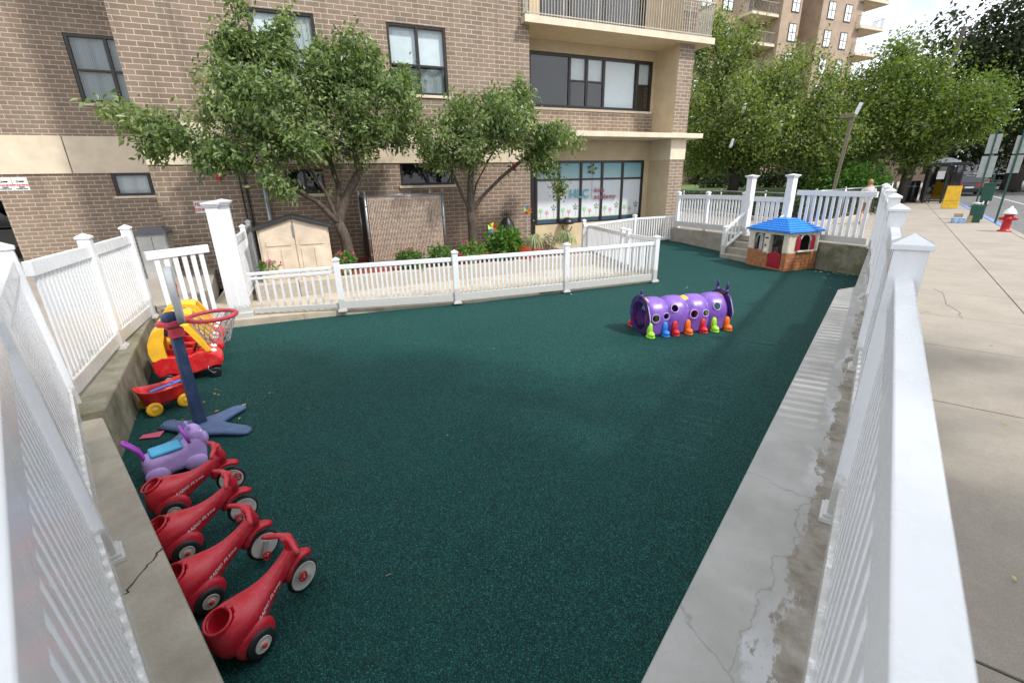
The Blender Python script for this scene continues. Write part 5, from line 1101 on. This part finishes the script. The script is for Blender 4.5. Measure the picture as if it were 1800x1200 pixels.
# upper: corner posts, right face wall with window hole, left face posts
wall2=[]
def ppl(x0,x1,y0,y1,z0=HL,z1=HT): b.box(x0,x1,y0,y1,z0,z1)
ppl(0,.36,0,.06); ppl(.84,SX,0,.06); ppl(.36,.84,0,.06,HL,.56); ppl(.36,.84,0,.06,.98,HT)
ppl(0,.06,.06,.17); ppl(0,.06,SY-.2,SY); ppl(SX-.06,SX,.06,.25); ppl(SX-.06,SX,SY-.25,SY); ppl(.06,.3,SY-.06,SY); ppl(SX-.3,SX-.06,SY-.06,SY)
ppl(0,.06,.17,SY-.2,.98,HT); ppl(SX-.06,SX,.25,SY-.25,.98,HT); ppl(.3,SX-.3,SY-.06,SY,.98,HT)
up_=b.build('upper_wall','cream',t,world=False,bevel=.008)
b=MB()
for k in range(8):
    z=HL+.02+.065*k
    b.box(.01,.1,-.012,.003,z,z+.055).box(SX-.12,SX-.02,-.012,.003,z,z+.055).box(-.012,.003,.0,.1,z,z+.055).box(-.012,.003,SY-.15,SY-.02,z,z+.055).box(.14,.34,-.006,.001,z+.05,z+.056)
b.build('clapboard','cream',up_,world=False,bevel=.003)
for x in (.27,.80):
    s=MB().box(x,x+.15,-.03,-.008,.57,.9).box(x+.02,x+.13,-.031,-.009,.9,.96); s.build('shutter','dred',t,world=False,bevel=.008)
b=MB(); b.torus(.19,.022,Matrix.Translation((.6,-.004,.82))@Matrix.Rotation(PI/2,4,'X')@rotz(0),n=16,k=6,arc=PI); b.build('window_arch','cream',t,world=False); MB().box(.34,.87,-.06,.03,.52,.56).build('window_sill','cream',t,world=False,bevel=.006)
MB().box(.3,SX-.3,SY-.058,SY-.03,HL,.98).build('chalkboard','chalk',t,world=False)
MB().box(SX-.05,SX-.03,.25,SY-.25,HL,.9).build('inner_panel','chalk',t,world=False)
k=MB().box(-.03,.12,.60,.80,.42,.98).build('kitchen_tower','cream',t,world=False,bevel=.02,seg=3)
MB().ell((-.03,.70,.50),(.04,.08,.07),14,8).box(-.045,-.03,.62,.78,.74,.76).build('tower_detail','cream',k,world=False,smooth=False)
MB().ell((-.035,.72,.66),(.012,.03,.03),10,6).box(-.036,-.029,.64,.76,.85,.89).build('tower_knob','blackp',k,world=False)
b=MB(); 
for a_ in range(14):
    a=PI*a_/13; b.ell((.02,1.0+.11*math.cos(a),.72+.22*math.sin(a)),(.012,.018,.02),6,4)
b.build('window_lattice','whitep',t,world=False,smooth=True)
b=MB(); e=.09; zc=HT; x0,x1,y0,y1=-e,SX+e,-e,SY+e; cx0,cx1,cy0,cy1=.40,.72,.50,.88; zt=HT+.34
b.add([(x0,y0,zc),(x1,y0,zc),(x1,y1,zc),(x0,y1,zc),(x0,y0,zc+.035),(x1,y0,zc+.035),(x1,y1,zc+.035),(x0,y1,zc+.035),(cx0,cy0,zt),(cx1,cy0,zt),(cx1,cy1,zt),(cx0,cy1,zt)],[(0,3,2,1),(0,1,5,4),(1,2,6,5),(2,3,7,6),(3,0,4,7),(4,5,9,8),(5,6,10,9),(6,7,11,10),(7,4,8,11),(8,9,10,11)])
r_=b.build('roof','roofb',t,world=False,bevel=.014,seg=3)
b=MB(); rr=random.Random(4)
for (A,B_,C_,D_) in (((x0,y0),(x1,y0),(cx1,cy0),(cx0,cy0)),((x0,y1),(x0,y0),(cx0,cy0),(cx0,cy1))):
    for i in range(6):
        f=(i+.3)/6
        p=Vector((A[0]+(D_[0]-A[0])*f,A[1]+(D_[1]-A[1])*f,zc+.035+(zt-zc-.035)*f)); q=Vector((B_[0]+(C_[0]-B_[0])*f,B_[1]+(C_[1]-B_[1])*f,p.z)); n=int((q-p).length/.11)
        for k in range(n): 
            a=p+(q-p)*((k+.08)/n); c=p+(q-p)*((k+.92)/n); b.bar(a+Vector((0,0,.004)),c+Vector((0,0,.004)),.035,.012)
b.build('shingle_relief','roofb',r_,world=False)
# ================================================================== STREET
Z=WZ
# hydrant
hx,hy=3.05,21.6; t=thing('fire_hydrant','red fire hydrant with a white bonnet standing at the kerb','fire hydrant',(hx,hy,Z)); T=Matrix.Translation((hx,hy,Z))
MB().lathe([(.17,0),(.17,.035),(.115,.04),(.11,.1),(.105,.50),(.13,.51),(.13,.54)],24,T).build('barrel','hydr',t,smooth=True)
MB().lathe([(.16,.54),(.17,.56),(.155,.59),(.12,.66),(.06,.72),(.035,.73),(.035,.77),(.02,.78)],24,T).build('bonnet','hydw',t,smooth=True)
for a,rr_,ln in ((0,.05,.2),(PI,.05,.2),(-PI/2,.07,.2)):
    MB().tube([(0,0,.40),(math.cos(a)*ln*.8,math.sin(a)*ln*.8,.40),(math.cos(a)*ln,math.sin(a)*ln,.40)],[rr_,rr_,rr_*.9],12,T).tube([(math.cos(a)*ln,math.sin(a)*ln,.40),(math.cos(a)*(ln+.03),math.sin(a)*(ln+.03),.40)],.022,6,T).build('outlet','hydr',t,smooth=True)
# sign posts
def signpost(label,x,y,h,plates,tilt=0):
    t=thing('sign_post',label,'sign post',(x,y,Z),0,'green street sign posts'); MB().bar((x,y,Z),(x+tilt,y,Z+h),.06,.035,up=(0,1,0)).build('post','greenpost',t)
    for (z0,z1,w_,off) in plates: MB().box(x-w_/2+off,x+w_/2+off,y+.03,y+.036,Z+z0,Z+z1).build('sign_plate','signback',t,bevel=.002)
    return t
signpost('tall green sign post with two blank plate backs close behind the hydrant',3.22,25.0,3.3,[(1.75,2.35,.32,.03),(2.4,3.0,.36,.05)])
signpost('green sign post with two grey plate backs beside the bus shelter',3.1,30.5,3.6,[(2.55,3.35,.42,0),(1.55,2.45,.5,0)])
signpost('short thin green post behind the open litter bin',3.0,26.6,1.7,[])
MB_=MB; t=thing('litter_bin','green litter bin overflowing with rubbish at the kerb','litter bin',(2.62,24.9,Z)); T=Matrix.Translation((2.62,24.9,Z))
MB().loft([[(x*s_,y*s_,z) for x,y in ((-.17,-.15),(.17,-.15),(.17,.15),(-.17,.15))] for z,s_ in ((0,.9),(.6,1.05),(.62,1.12),(.64,1.12))],T=T).build('bin_body','greenpost',t,bevel=.01)
b=MB(); rr=random.Random(3)
for i in range(9): b.ell((rr.uniform(-.13,.13),rr.uniform(-.1,.1),.66+rr.uniform(0,.06)),(.05,.04,.03),8,5,T)
b.build('rubbish','paper',t)
MB().box(2.66,2.96,26.55,26.63,Z+.95,Z+1.45).build('x','greenpost',None) if False else None
t=thing('bin_box','green metal box fixed to the thin post above the litter bin','metal box',(2.95,26.4,1.5)); MB().box(2.78,3.1,26.3,26.55,1.42,2.05).box(2.76,3.12,26.28,26.57,2.05,2.09).build('case','greenpost',t,bevel=.01)
t=thing('carton','torn pale blue carton lying left of the litter bin','carton',(2.2,24.4,Z)); 
MB().box(1.95,2.35,24.25,24.55,Z,Z+.2).build('carton_body','box',t,bevel=.005); MB().box(2.0,2.25,24.5,24.56,Z+.2,Z+.34).build('flap','card',t); MB().box(2.36,2.5,24.3,24.33,Z+.02,Z+.28).build('flap','card',t)
# yellow board
t=thing('sandwich_board','yellow blank sandwich board standing in front of the bus shelter','sandwich board',(2.46,33.6,Z))
for s_,y in ((1,33.4),(-1,33.8)):
    T=frame((2.46,y,Z),(1,0,0)); pl=MB().add([(2.14,y,Z+.03),(2.78,y,Z+.03),(2.74,33.6-.03*s_,Z+1.12),(2.18,33.6-.03*s_,Z+1.12),(2.14,y+.03,Z+.03),(2.78,y+.03,Z+.03),(2.74,33.63-.03*s_,Z+1.12),(2.18,33.63-.03*s_,Z+1.12)],[(0,1,2,3),(7,6,5,4),(0,4,5,1),(1,5,6,2),(2,6,7,3),(3,7,4,0)]).build('board','yboard',t,bevel=.01)
    MB().box(2.2,2.72,y-.004+.1*0,y,Z+.4,Z+.41).build('board_groove','trunk',pl)
# bus shelter
t=thing('bus_shelter','dark glass bus shelter with a pale curved roof','bus shelter',(2.25,41,Z)); x0,x1,y0,y1=1.55,3.0,38.9,43.2; b=MB()
for (x,y) in ((x0,y0),(x1,y0),(x0,y1),(x1,y1),((x0+x1)/2+.1,y0),(x0,41)): b.box(x-.05,x+.05,y-.05,y+.05,Z,Z+2.15)
b.box(x0-.1,x1+.25,y0-.1,y1+.1,Z+2.15,Z+2.33).box(x0,x1,y0-.03,y0+.03,Z+.1,Z+.18); b.build('frame','black',t,bevel=.01)
R=[]
for y in (y0-.1,y1+.1): R.append([(x0+.0+(x1-x0)*.9*k/10,y,Z+2.33+.26*math.sin(PI*k/10)) for k in range(11)]+[(x0+.45,y,Z+2.32)])
MB().loft(R).build('roof','domew',t,smooth=False)
for q in ((x0+.05,(x0+x1)/2+.05,y0-.01,y0+.01),((x0+x1)/2+.15,x1-.05,y0-.01,y0+.01),(x0-.01,x0+.01,y0+.05,y1-.05),(x0+.1,x1-.1,y1-.01,y1+.01)): MB().box(*q,Z+.2,Z+2.1).build('glass_panel','shg',t)
MB().box(x0+.35,x0+.7,y0-.02,y0-.012,Z+1.4,Z+1.85).build('notice','sign',t); MB().box(x0+.2,x0+.6,y0+.6,y1-.6,Z+.42,Z+.48).box(x0+.3,x0+.36,y0+.7,y0+.76,Z,Z+.42).box(x0+.3,x0+.36,y1-.8,y1-.74,Z,Z+.42).build('bench','black',t)
t=thing('litter_bin','dark round bin left of the bus shelter','litter bin',(1.0,40.2,Z)); MB().lathe([(.28,0),(.3,.1),(.3,1.2),(.27,1.28),(.2,1.32)],20,Matrix.Translation((1.0,40.2,Z))).build('bin_body','black',t,smooth=True); MB().lathe([(.31,.95),(.31,1.0)],20,Matrix.Translation((1.0,40.2,Z))).build('band','galv',t)
# vehicles
def make_vehicle(label,paint,suv=False):
    t=thing('parked_car',label,'car',(0,0,0),1e-6,'cars on the far side of the street'); H=1.62 if suv else 1.42
    pr=[(-2.2,.35),(-2.22,.85),(-2.15,1.0),(-1.75,H-.12),(-1.3,H),(.3,H),(.75,H-.1),(1.2,.98),(2.0,.86),(2.2,.7),(2.22,.35)]
    lower=[(-2.2,.32),(-2.24,.6),(-2.2,.98),(-1.2,1.02),(1.15,.98),(2.0,.86),(2.22,.68),(2.24,.35)]
    b=MB(); b.loft([[(x*k,y,.6+(z-.6)*k) for x,z in lower] for y,k in ((-.88,.96),(-.84,1),(.84,1),(.88,.96))]); bo=b.build('body',paint,t,world=False,bevel=.05,seg=3)
    cab=[(-2.0,.98),(-1.65,H-.08),(-1.3,H),(.25,H),(.7,H-.1),(1.2,.97)]
    b=MB(); b.loft([[(x*k,y*1.0,z) for x,z in cab] for y,k in ((-.72,.98),(.72,.98))]); b.build('roof',paint,t,world=False,bevel=.06,seg=3)
    g=MB(); g.add([(-2.03,-.62,1.03),(-2.03,.62,1.03),(-1.69,.56,H-.14),(-1.69,-.56,H-.14)],[(0,3,2,1)]); g.add([(1.16,-.62,1.03),(1.16,.62,1.03),(.74,.58,H-.14),(.74,-.58,H-.14)],[(0,1,2,3)])
    for s_ in (-1,1): g.add([(-1.8,s_*.733,1.05),(-.5,s_*.733,1.05),(-.5,s_*.725,H-.12),(-1.5,s_*.725,H-.12)],[(0,1,2,3)]).add([(-.4,s_*.733,1.05),(1.0,s_*.733,1.05),(.6,s_*.725,H-.13),(-.4,s_*.725,H-.12)],[(0,1,2,3)])
    g.build('window','dglass',t,world=False)
    for s_ in (-1,1):
        MB().box(-2.26,-2.1,s_*.6-.16,s_*.6+.16,.75,.98).build('tail_light','tail',t,world=False,bevel=.02)
        MB().box(2.1,2.25,s_*.6-.15,s_*.6+.15,.62,.75).build('headlight','whitep',t,world=False,bevel=.02)
        for x in (-1.35,1.35): wheel(t,(x,s_*.8,.33),.33,.2,'rubber','hub',.2,side=(-s_,))
    MB().box(-2.262,-2.24,-.26,.26,.62,.74).build('number_plate','sign',t,world=False)
    return t
v=make_vehicle('silver car with red tail lights on the far right of the street','car_s',True); v.location=(9.6,66,.55); v.rotation_euler=(0,0,PI/2)
spots=[((8.6,73),'car_g','grey car parked left of the silver car down the street'),((8.4,80),'car_s','pale car half hidden beyond the grey car on the street'),((8.5,88),'car_k','black car farthest along the far kerb'),((4.8,56),'car_k','dark car parked right behind the bus shelter'),((5.0,66),'car_s','pale car at the kerb beyond the shelter'),((12.2,74),'car_s','light car at the right picture edge down the street')]
for (x,y),pm,lb in spots:
    c=dup(v,label=lb); c.location=(x,y,.55); c.rotation_euler=(0,0,PI/2)
    for k in kids(c):
        if k.name.startswith(('body','roof')): k.data=k.data.copy(); k.data.materials[0]=M[pm]
c=dup(v,label='dark car inside the carport at the left picture edge'); c['group']='' ; del c['group']
for k in kids(c):
    if k.name.startswith(('body','roof')): k.data=k.data.copy(); k.data.materials[0]=M['car_k']
p=W(-9.6,V0-6.6); c.location=(p.x,p.y,.47); c.rotation_euler=(0,0,PI/2-DA)
# motorbike
t=thing('motorcycle','parked motorcycle with pale fairing right of the yellow board','motorcycle',(4.2,38,.55),PI/2-.25)
for x in (-.65,.65): wheel(t,(x,0,.31),.31,.12,'rubber','hub',.2)
MB().loft(srings([(-.75,.75,.05,.04),(-.55,.8,.13,.08),(-.1,.78,.15,.1),(.3,.85,.16,.16),(.55,.8,.12,.2),(.75,.72,.03,.06)])).build('fairing','car_s',t,world=False,smooth=True)
MB().loft(srings([(-.5,.45,.1,.1),(0,.45,.16,.2),(.4,.45,.1,.15)])).build('engine','black',t,world=False,smooth=True); MB().tube([(.45,-.35,1.05),(.5,0,1.08),(.45,.35,1.05)],.02,6).build('handlebar','black',t,world=False)
MB().tube([(.52,0,1.0),(.66,0,.31)],.03,6).build('fork','galv',t,world=False)
# lamp post and utility pole
t=thing('lamp_post','leaning weathered wooden lamp post with a square head behind the far fence','lamp post',(-2.62,32,.66)); a=Vector((-2.66,32,.6)); e=Vector((-2.42,32,5.35))
MB().bar(a,e,.17,.17,up=(0,1,0)).build('pole','wood',t,bevel=.01); MB().box(-2.98,-2.32,31.85,32.15,5.3,5.5).build('lamp_head','wood',t,bevel=.01); MB().bar((-2.32,32,5.45),(-2.16,32,6.0),.06,.17,up=(1,0,0)).build('reflector','bag',t)
t=thing('utility_pole','tall leaning utility pole between the bright tree and the dark tree','utility pole',(.75,50,.7)); MB().tube([(.75,50,.6),(1.75,50,12.2)],[.17,.13],12).build('pole','trunkd',t,smooth=True)
MB().tube([(1.6,49.9,9.2),(1.62,49.6,9.9)],.07,8).build('insulator','galv',t,smooth=True)
# chain-link fence along the garden
def chain(label,pts,z0,h,sp=.11):
    t=thing('chain_link_fence',label,'fence',(pts[0][0],pts[0][1],z0),0,'chain-link fences round the garden')
    for i,p in enumerate(pts): MB().tube([(p[0],p[1],z0),(p[0],p[1],z0+h+.04)],.035,8).ell((p[0],p[1],z0+h+.05),(.05,.05,.04),8,5).build('post','galv',t,smooth=True)
    for i in range(len(pts)-1):
        a=Vector((*pts[i],z0)); c=Vector((*pts[i+1],z0)); MB().tube([a+Vector((0,0,h)),c+Vector((0,0,h))],.025,6).build('rail','galv',t,smooth=True)
        L_=(c-a).length; d=(c-a)/L_; b=MB(); n=int(L_/sp); k=int(h/sp)
        nv=Vector((-d.y,d.x,0))*.006
        for j in range(-k,n):
            for sg in (0,1):
                s0=j*sp; s1=s0+h
                if sg: p0,p1=(s0,h),(s1,0)
                else: p0,p1=(s0,0),(s1,h)
                # clip to [0,L]
                if p1[0]<0 or p0[0]>L_: continue
                t0=max(0,(0-p0[0])/(p1[0]-p0[0])); t1=min(1,(L_-p0[0])/(p1[0]-p0[0]))
                if t1-t0<.02: continue
                A_=a+d*(p0[0]+(p1[0]-p0[0])*t0)+Vector((0,0,p0[1]+(p1[1]-p0[1])*t0)); B_=a+d*(p0[0]+(p1[0]-p0[0])*t1)+Vector((0,0,p0[1]+(p1[1]-p0[1])*t1))
                w_=Vector((0,0,.008)); b.add([A_-w_,B_-w_,B_+w_,A_+w_],[(0,1,2,3)])
        b.build('wire_mesh','black',t)
    return t
chain('dark chain-link fence with pale top rail behind the two tall gate posts',[(-12.0,30.0),(-9.3,27.4),(-6.6,24.8),(-4.2,22.5),(-2.3,20.7)],.72,1.15)
chain('chain-link fence running along the sidewalk behind the walking person',[(-2.2,20.7),(-1.5,23.3),(-.75,26.2),(-.3,30),(-.1,35)],.72,1.25)
t=simple('garden_kerb','low concrete kerb at the foot of the chain-link fence','kerb',MB().bar((-12,29.9,.72),(-2.2,20.6,.72),.2,.3).bar((-2.2,20.6,.72),(-.7,26.1,.72),.2,.3),'curbc')
for i,(x,y,n) in enumerate(((-11.2,30.2,1200),(-9.3,28.4,1200),(-7.4,26.6,1200),(-5.6,24.9,1200),(-4.0,23.4,1200),(-2.7,22.6,900),(-2.0,24.8,900),(-1.3,27.4,900),(-1.0,30.5,900))):
    bush('bush',['dark garden bush farthest left behind the chain-link fence','dark garden bush second from left behind the chain-link fence','dark garden bush third from left behind the chain-link fence','dark garden bush behind the gate post left of the steps','dark garden bush between the two tall gate posts beyond the chain-link','dark garden bush at the corner of the chain-link fence','dark garden bush left of the walking person','dark garden bush beyond the walking person','dark garden bush farthest along the sidewalk fence'][i],(x,y+.5,1.15),(1.1,.7,.55),n,.13,'hedge',120+i,'garden bushes behind the chain-link fence')
# far buildings
def far_block(u0,u1,v,z1,mat,depth=18): pass
tw=thing('apartment_tower','tall brown apartment tower with balconies rising behind the bright trees','building',W(40,-41),PI/2-DA)
def TB(u0,u1,y0,y1,z0,z1,m_,name='tower_wall'): return MB().box(u0-40,u1-40,y0,y1,z0,z1).build(name,m_,tw,world=False)
TB(30,47.6,2.0,14,-.5,40,'tower'); TB(50.3,53.3,0,14,-.5,40,'tower'); TB(53.3,56.6,2.6,14,-.5,40,'towerd'); TB(56.6,63.6,0,14,-.5,40,'tower'); TB(47.6,50.3,3.6,14,-.5,40,'towerd'); TB(63.6,66.9,2.2,14,-.5,40,'tower');  # deep recesses take the darker brickwork: their shade is in the colour
def tw_win(u,z,w_=1.25,h=1.75,y=0):
    f=MB().box(u-40-w_/2,u-40+w_/2,y-.05,y-.004,z,z+h).build('window','dframe',tw,world=False)
    b=MB()
    for sx in (-1,1): b.box(u-40+sx*w_*.23-w_*.18,u-40+sx*w_*.23+w_*.18,y-.06,y-.051,z+.1,z+h*.48).box(u-40+sx*w_*.23-w_*.18,u-40+sx*w_*.23+w_*.18,y-.06,y-.051,z+h*.52,z+h-.1)
    b.build('pane','blind',f,world=False)
FL=2.75
for k in range(7):
    z=8.0+FL*k
    for u in (58.2,61.1): tw_win(u,z)
    tw_win(52.3,z+.1)
    for u in (44.5,41.5): tw_win(u,z,1.6,1.7,2.0)
    MB().box(62.9-40,67.4-40,-.6,2.19,z-.5,z-.25).build('balcony_slab','stuccol',tw,world=False); balcony(tw,23.0,27.3,-.5,z-.25,1.05,.2,'railp')
    MB().box(46.2-40,50.2-40,.2,3.59,z-.5,z-.25).build('balcony_slab','stuccol',tw,world=False); balcony(tw,6.3,10.2,.3,z-.25,1.05,.2,'railp')
    MB().box(64.4-40,66.3-40,2.15,2.195,z,z+2.0).build('balcony_door','dframe',tw,world=False); MB().box(47.9-40,49.9-40,3.55,3.595,z,z+2.0).build('balcony_door','dframe',tw,world=False)
t=thing('low_building','long low dark brick building hidden behind the garden trees','building',(-25,78,0)); MB().box(-45,-3,78,90,-.2,8).build('brick_wall','far',t)
for i in range(12): 
    MB().box(-40+i*3.1,-38.8+i*3.1,77.95,77.995,3.2,5.2).build('window','dframe',t)
t=thing('grey_warehouse','grey clad building with pale horizontal lines at the end of the street','building',(14,100,0)); wb=MB().box(8.5,30,100,115,-.2,6.2).build('cladding','greybl',t)
b=MB()
for k in range(5): b.box(8.5,30,99.93,99.996,1.2+k*1.15,1.28+k*1.15)
for k in range(6): b.box(9+k*3.5,9.1+k*3.5,99.92,99.992,0,6.2)
b.build('cladding_line','signback',t)
t=thing('brick_row','distant low brown building closing the street behind the shelter','building',(-2,120,0)); MB().box(-20,8,120,130,-.2,7).build('brick_wall','towerd',t)
for i in range(7): MB().box(-18+i*3.6,-16.6+i*3.6,119.95,119.995,2,4.4).build('window','dframe',t)
# plastic bags caught in the tree
for i,(x,y,z,lb) in enumerate(((-8.05,31.0,4.35,'lower white plastic bag caught in the pale green tree'),(-7.7,31.2,6.2,'upper white plastic bag caught in the pale green tree'))):
    b=MB(); rr=random.Random(i+9); R=[]
    for k in range(6): R.append([(x+(.02+.07*math.sin(PI*(k+.4)/6.2))*math.cos(2*PI*j/9)*rr.uniform(.4,1.5)+.04*k*.5+rr.uniform(-.02,.02),y+.05*math.sin(2*PI*j/9)*rr.uniform(.5,1.4),z-.25+k*.10) for j in range(9)])
    o=b.loft(R).build('plastic_bag','bag',smooth=True); tag(o,lb,'plastic bag')
# ---- walking person seen from behind
def person(label,loc,rz,s=1.0):
    t=thing('person',label,'person',loc,rz)
    V=[(0,0,.95),(0,0,1.12),(.0,0,1.28),(.01,0,1.42),(.02,0,1.49),(.03,0,1.60)]
    E=[(0,1),(1,2),(2,3),(3,4),(4,5)]; Rr=[.135,.125,.14,.10,.05,.09]
    def ch(start,pts,rs):
        k=start
        for p,r in zip(pts,rs): V.append(p); Rr.append(r); E.append((k,len(V)-1)); k=len(V)-1
        return k
    ch(0,[(0,.09,.90),(.12,.10,.50),(-.02,.10,.10),(.12,.11,.04)],[.095,.062,.04,.035])
    ch(0,[(0,-.09,.90),(-.02,-.10,.50),(-.28,-.10,.17),(-.22,-.11,.06)],[.095,.062,.04,.035])
    l=ch(3,[(0,.17,1.38),(-.06,.22,1.12),(.06,.24,.90),(.09,.24,.83)],[.06,.042,.032,.022])
    r_=ch(3,[(0,-.17,1.38),(.08,-.22,1.12),(.25,-.2,1.22),(.31,-.19,1.27)],[.06,.042,.032,.022])
    for base,pp,dr in ((l,Vector((.09,.24,.83)),Vector((.25,0,-1))),(r_,Vector((.31,-.19,1.27)),Vector((.8,0,.6)))):
        dr.normalize()
        for k in range(4): ch(base,[tuple(pp+dr*.045+Vector((0,(k-1.5)*.02,0))),tuple(pp+dr*(.085+.01*(k in (1,2)))+Vector((.012,(k-1.5)*.022,0)))],[.010,.008])
        ch(base,[tuple(pp+dr*.03+Vector((.03,0,0)))],[.010])
    me=bpy.data.meshes.new('body'); me.from_pydata(V,E,[]); o=bpy.data.objects.new('body',me); COL.objects.link(o); me.materials.append(M['skin'])
    q=o.modifiers.new('skin','SKIN'); sv=me.skin_vertices[0].data
    for i,r in enumerate(Rr): sv[i].radius=(r,r*(1.15 if i<4 else 1))
    sv[0].use_root=True; o.modifiers.new('s','SUBSURF').levels=2; o.modifiers['s'].render_levels=2; bake(o); o.parent=t
    for p in o.data.polygons: p.use_smooth=True
    MB().ell((.025,0,1.645),(.105,.09,.125),18,12).build('hair','hair',t,smooth=True,world=False)
    MB().ell((.10,0,1.61),(.05,.065,.085),14,8).ell((.15,0,1.605),(.018,.014,.02),8,6).build('face','skin',t,smooth=True,world=False)
    R=[[(a_*rx*math.cos(2*PI*j/18)+ox,a_*ry*math.sin(2*PI*j/18),z) for j in range(18)] for z,rx,ry,a_,ox in ((.86,.16,.19,1,0),(1.0,.165,.185,1,0),(1.15,.15,.175,1,0),(1.32,.15,.205,1,0),(1.42,.12,.17,1,.01),(1.48,.06,.07,1,.02))]
    b=MB().loft(R,cap=False); b.tube([(0,.16,1.39),(-.04,.215,1.2)],[.075,.062],12).tube([(0,-.16,1.39),(.05,-.215,1.2)],[.075,.062],12); b.build('shirt','shirt',t,smooth=True,world=False)
    b=MB(); b.tube([(0,.085,.92),(.07,.10,.62),(.1,.10,.56)],[.115,.092,.095],14).tube([(0,-.085,.92),(-.02,-.10,.62),(-.04,-.10,.56)],[.115,.092,.095],14); b.build('shorts','shorts',t,smooth=True,world=False)
    b=MB(); b.ell((.05,.105,.05),(.14,.05,.055),14,8); b.build('shoe','shoe',t,smooth=True,world=False)
    b=MB(); b.ell((-.24,-.105,.10),(.13,.05,.06),14,8,Matrix.Translation((-.24,-.105,.1))@Matrix.Rotation(math.radians(40),4,'Y')@Matrix.Translation((.24,.105,-.1))); b.build('shoe','shoe',t,smooth=True,world=False)
    MB().tube([(-.1,-.2,1.0),(-.12,-.21,.95)],.04,8).box(-.18,-.06,-.26,-.2,.62,.95).build('bag','black',t,world=False,bevel=.02)
    t.scale=(s,s,s); return t
person('person walking away behind the far fence in pale patterned shirt and tan shorts',(-.72,22.6,Z),PI/2-math.radians(5),.93)
# ---- litter: leaves and scraps on the turf and pavement
t=simple('paper_card','crumpled pink and grey printed card lying beside the hoop base','card',MB().add([(-6.02,.88,.012),(-5.9,1.05,.03),(-5.82,.98,.012),(-5.94,.82,.02)],[(0,1,2,3)]),'pink',0)
rng=np.random.default_rng(5)
def litter(name,label,mat,C_,n,spread,size,z,seed,cat='fallen leaves'):
    rng=np.random.default_rng(seed); P=[]
    for c in C_:
        q=rng.normal(size=(n,2))*spread; P.append(np.stack([c[0]+q[:,0],c[1]+q[:,1],np.full(n,z)],1))
    P=np.concatenate(P); o=leaves_mesh(name,mat,None,P,size,rng,.7,0,.25,dirs=np.array([[0,0,0]]*len(P)))
    me=o.data; co_=np.zeros(len(me.vertices)*3); me.vertices.foreach_get('co',co_); co_=co_.reshape(-1,3); co_[:,2]=z+np.abs(co_[:,2]-z)*.22; me.vertices.foreach_set('co',co_.ravel()); me.update()
    tag(o,label,cat,kind='stuff'); return o
litter('fallen_leaves','scattered dry brown leaves on the turf around the wagon','drya',[(-6.6,1.75),(-6.35,1.5),(-6.1,1.25),(-5.9,1.9)],5,.16,.06,.012,1)
litter('fallen_leaves','dry leaves drifted along the far wall and steps','drya',[(-5.4,17.0),(-4.7,16.55),(-1.0,15.0),(-.6,14.8)],22,.16,.055,.06,2)
litter('fallen_leaves','few dry leaves dotted over the open green surface','drya',[(-3.2,12.5),(-1.3,13.8),(-.8,13.2),(-5,2.6),(-3.5,3),(-2.5,1.6),(-4.5,5)],2,.45,.045,.012,3)
litter('paper_scraps','tiny white scraps of paper on the turf near the low fence corner','paper',[(-4.9,13.3),(-5.55,8.9),(-3.3,11),(-.9,14.4)],3,.13,.045,.012,4,'paper scraps')
litter('fallen_leaves','dark leaves and twigs lying on the sidewalk','drya',[(1.5,8.6),(.85,4.4),(.75,2.7),(1.2,12),(2,19),(1.9,21.5)],2,.3,.05,WZ+.012,6)
# thin crack across the sidewalk
rq=random.Random(2); cr_=[(1.05-.15*i/30+.035*math.sin(i*.35)+rq.uniform(-.018,.018),8.45+2.0*i/30) for i in range(31)] 
b=MB()
for i in range(len(cr_)-1): b.bar((*cr_[i],WZ+.001),(*cr_[i+1],WZ-.0006),.004,.004)
struct(b.build('sidewalk_crack','joint'))
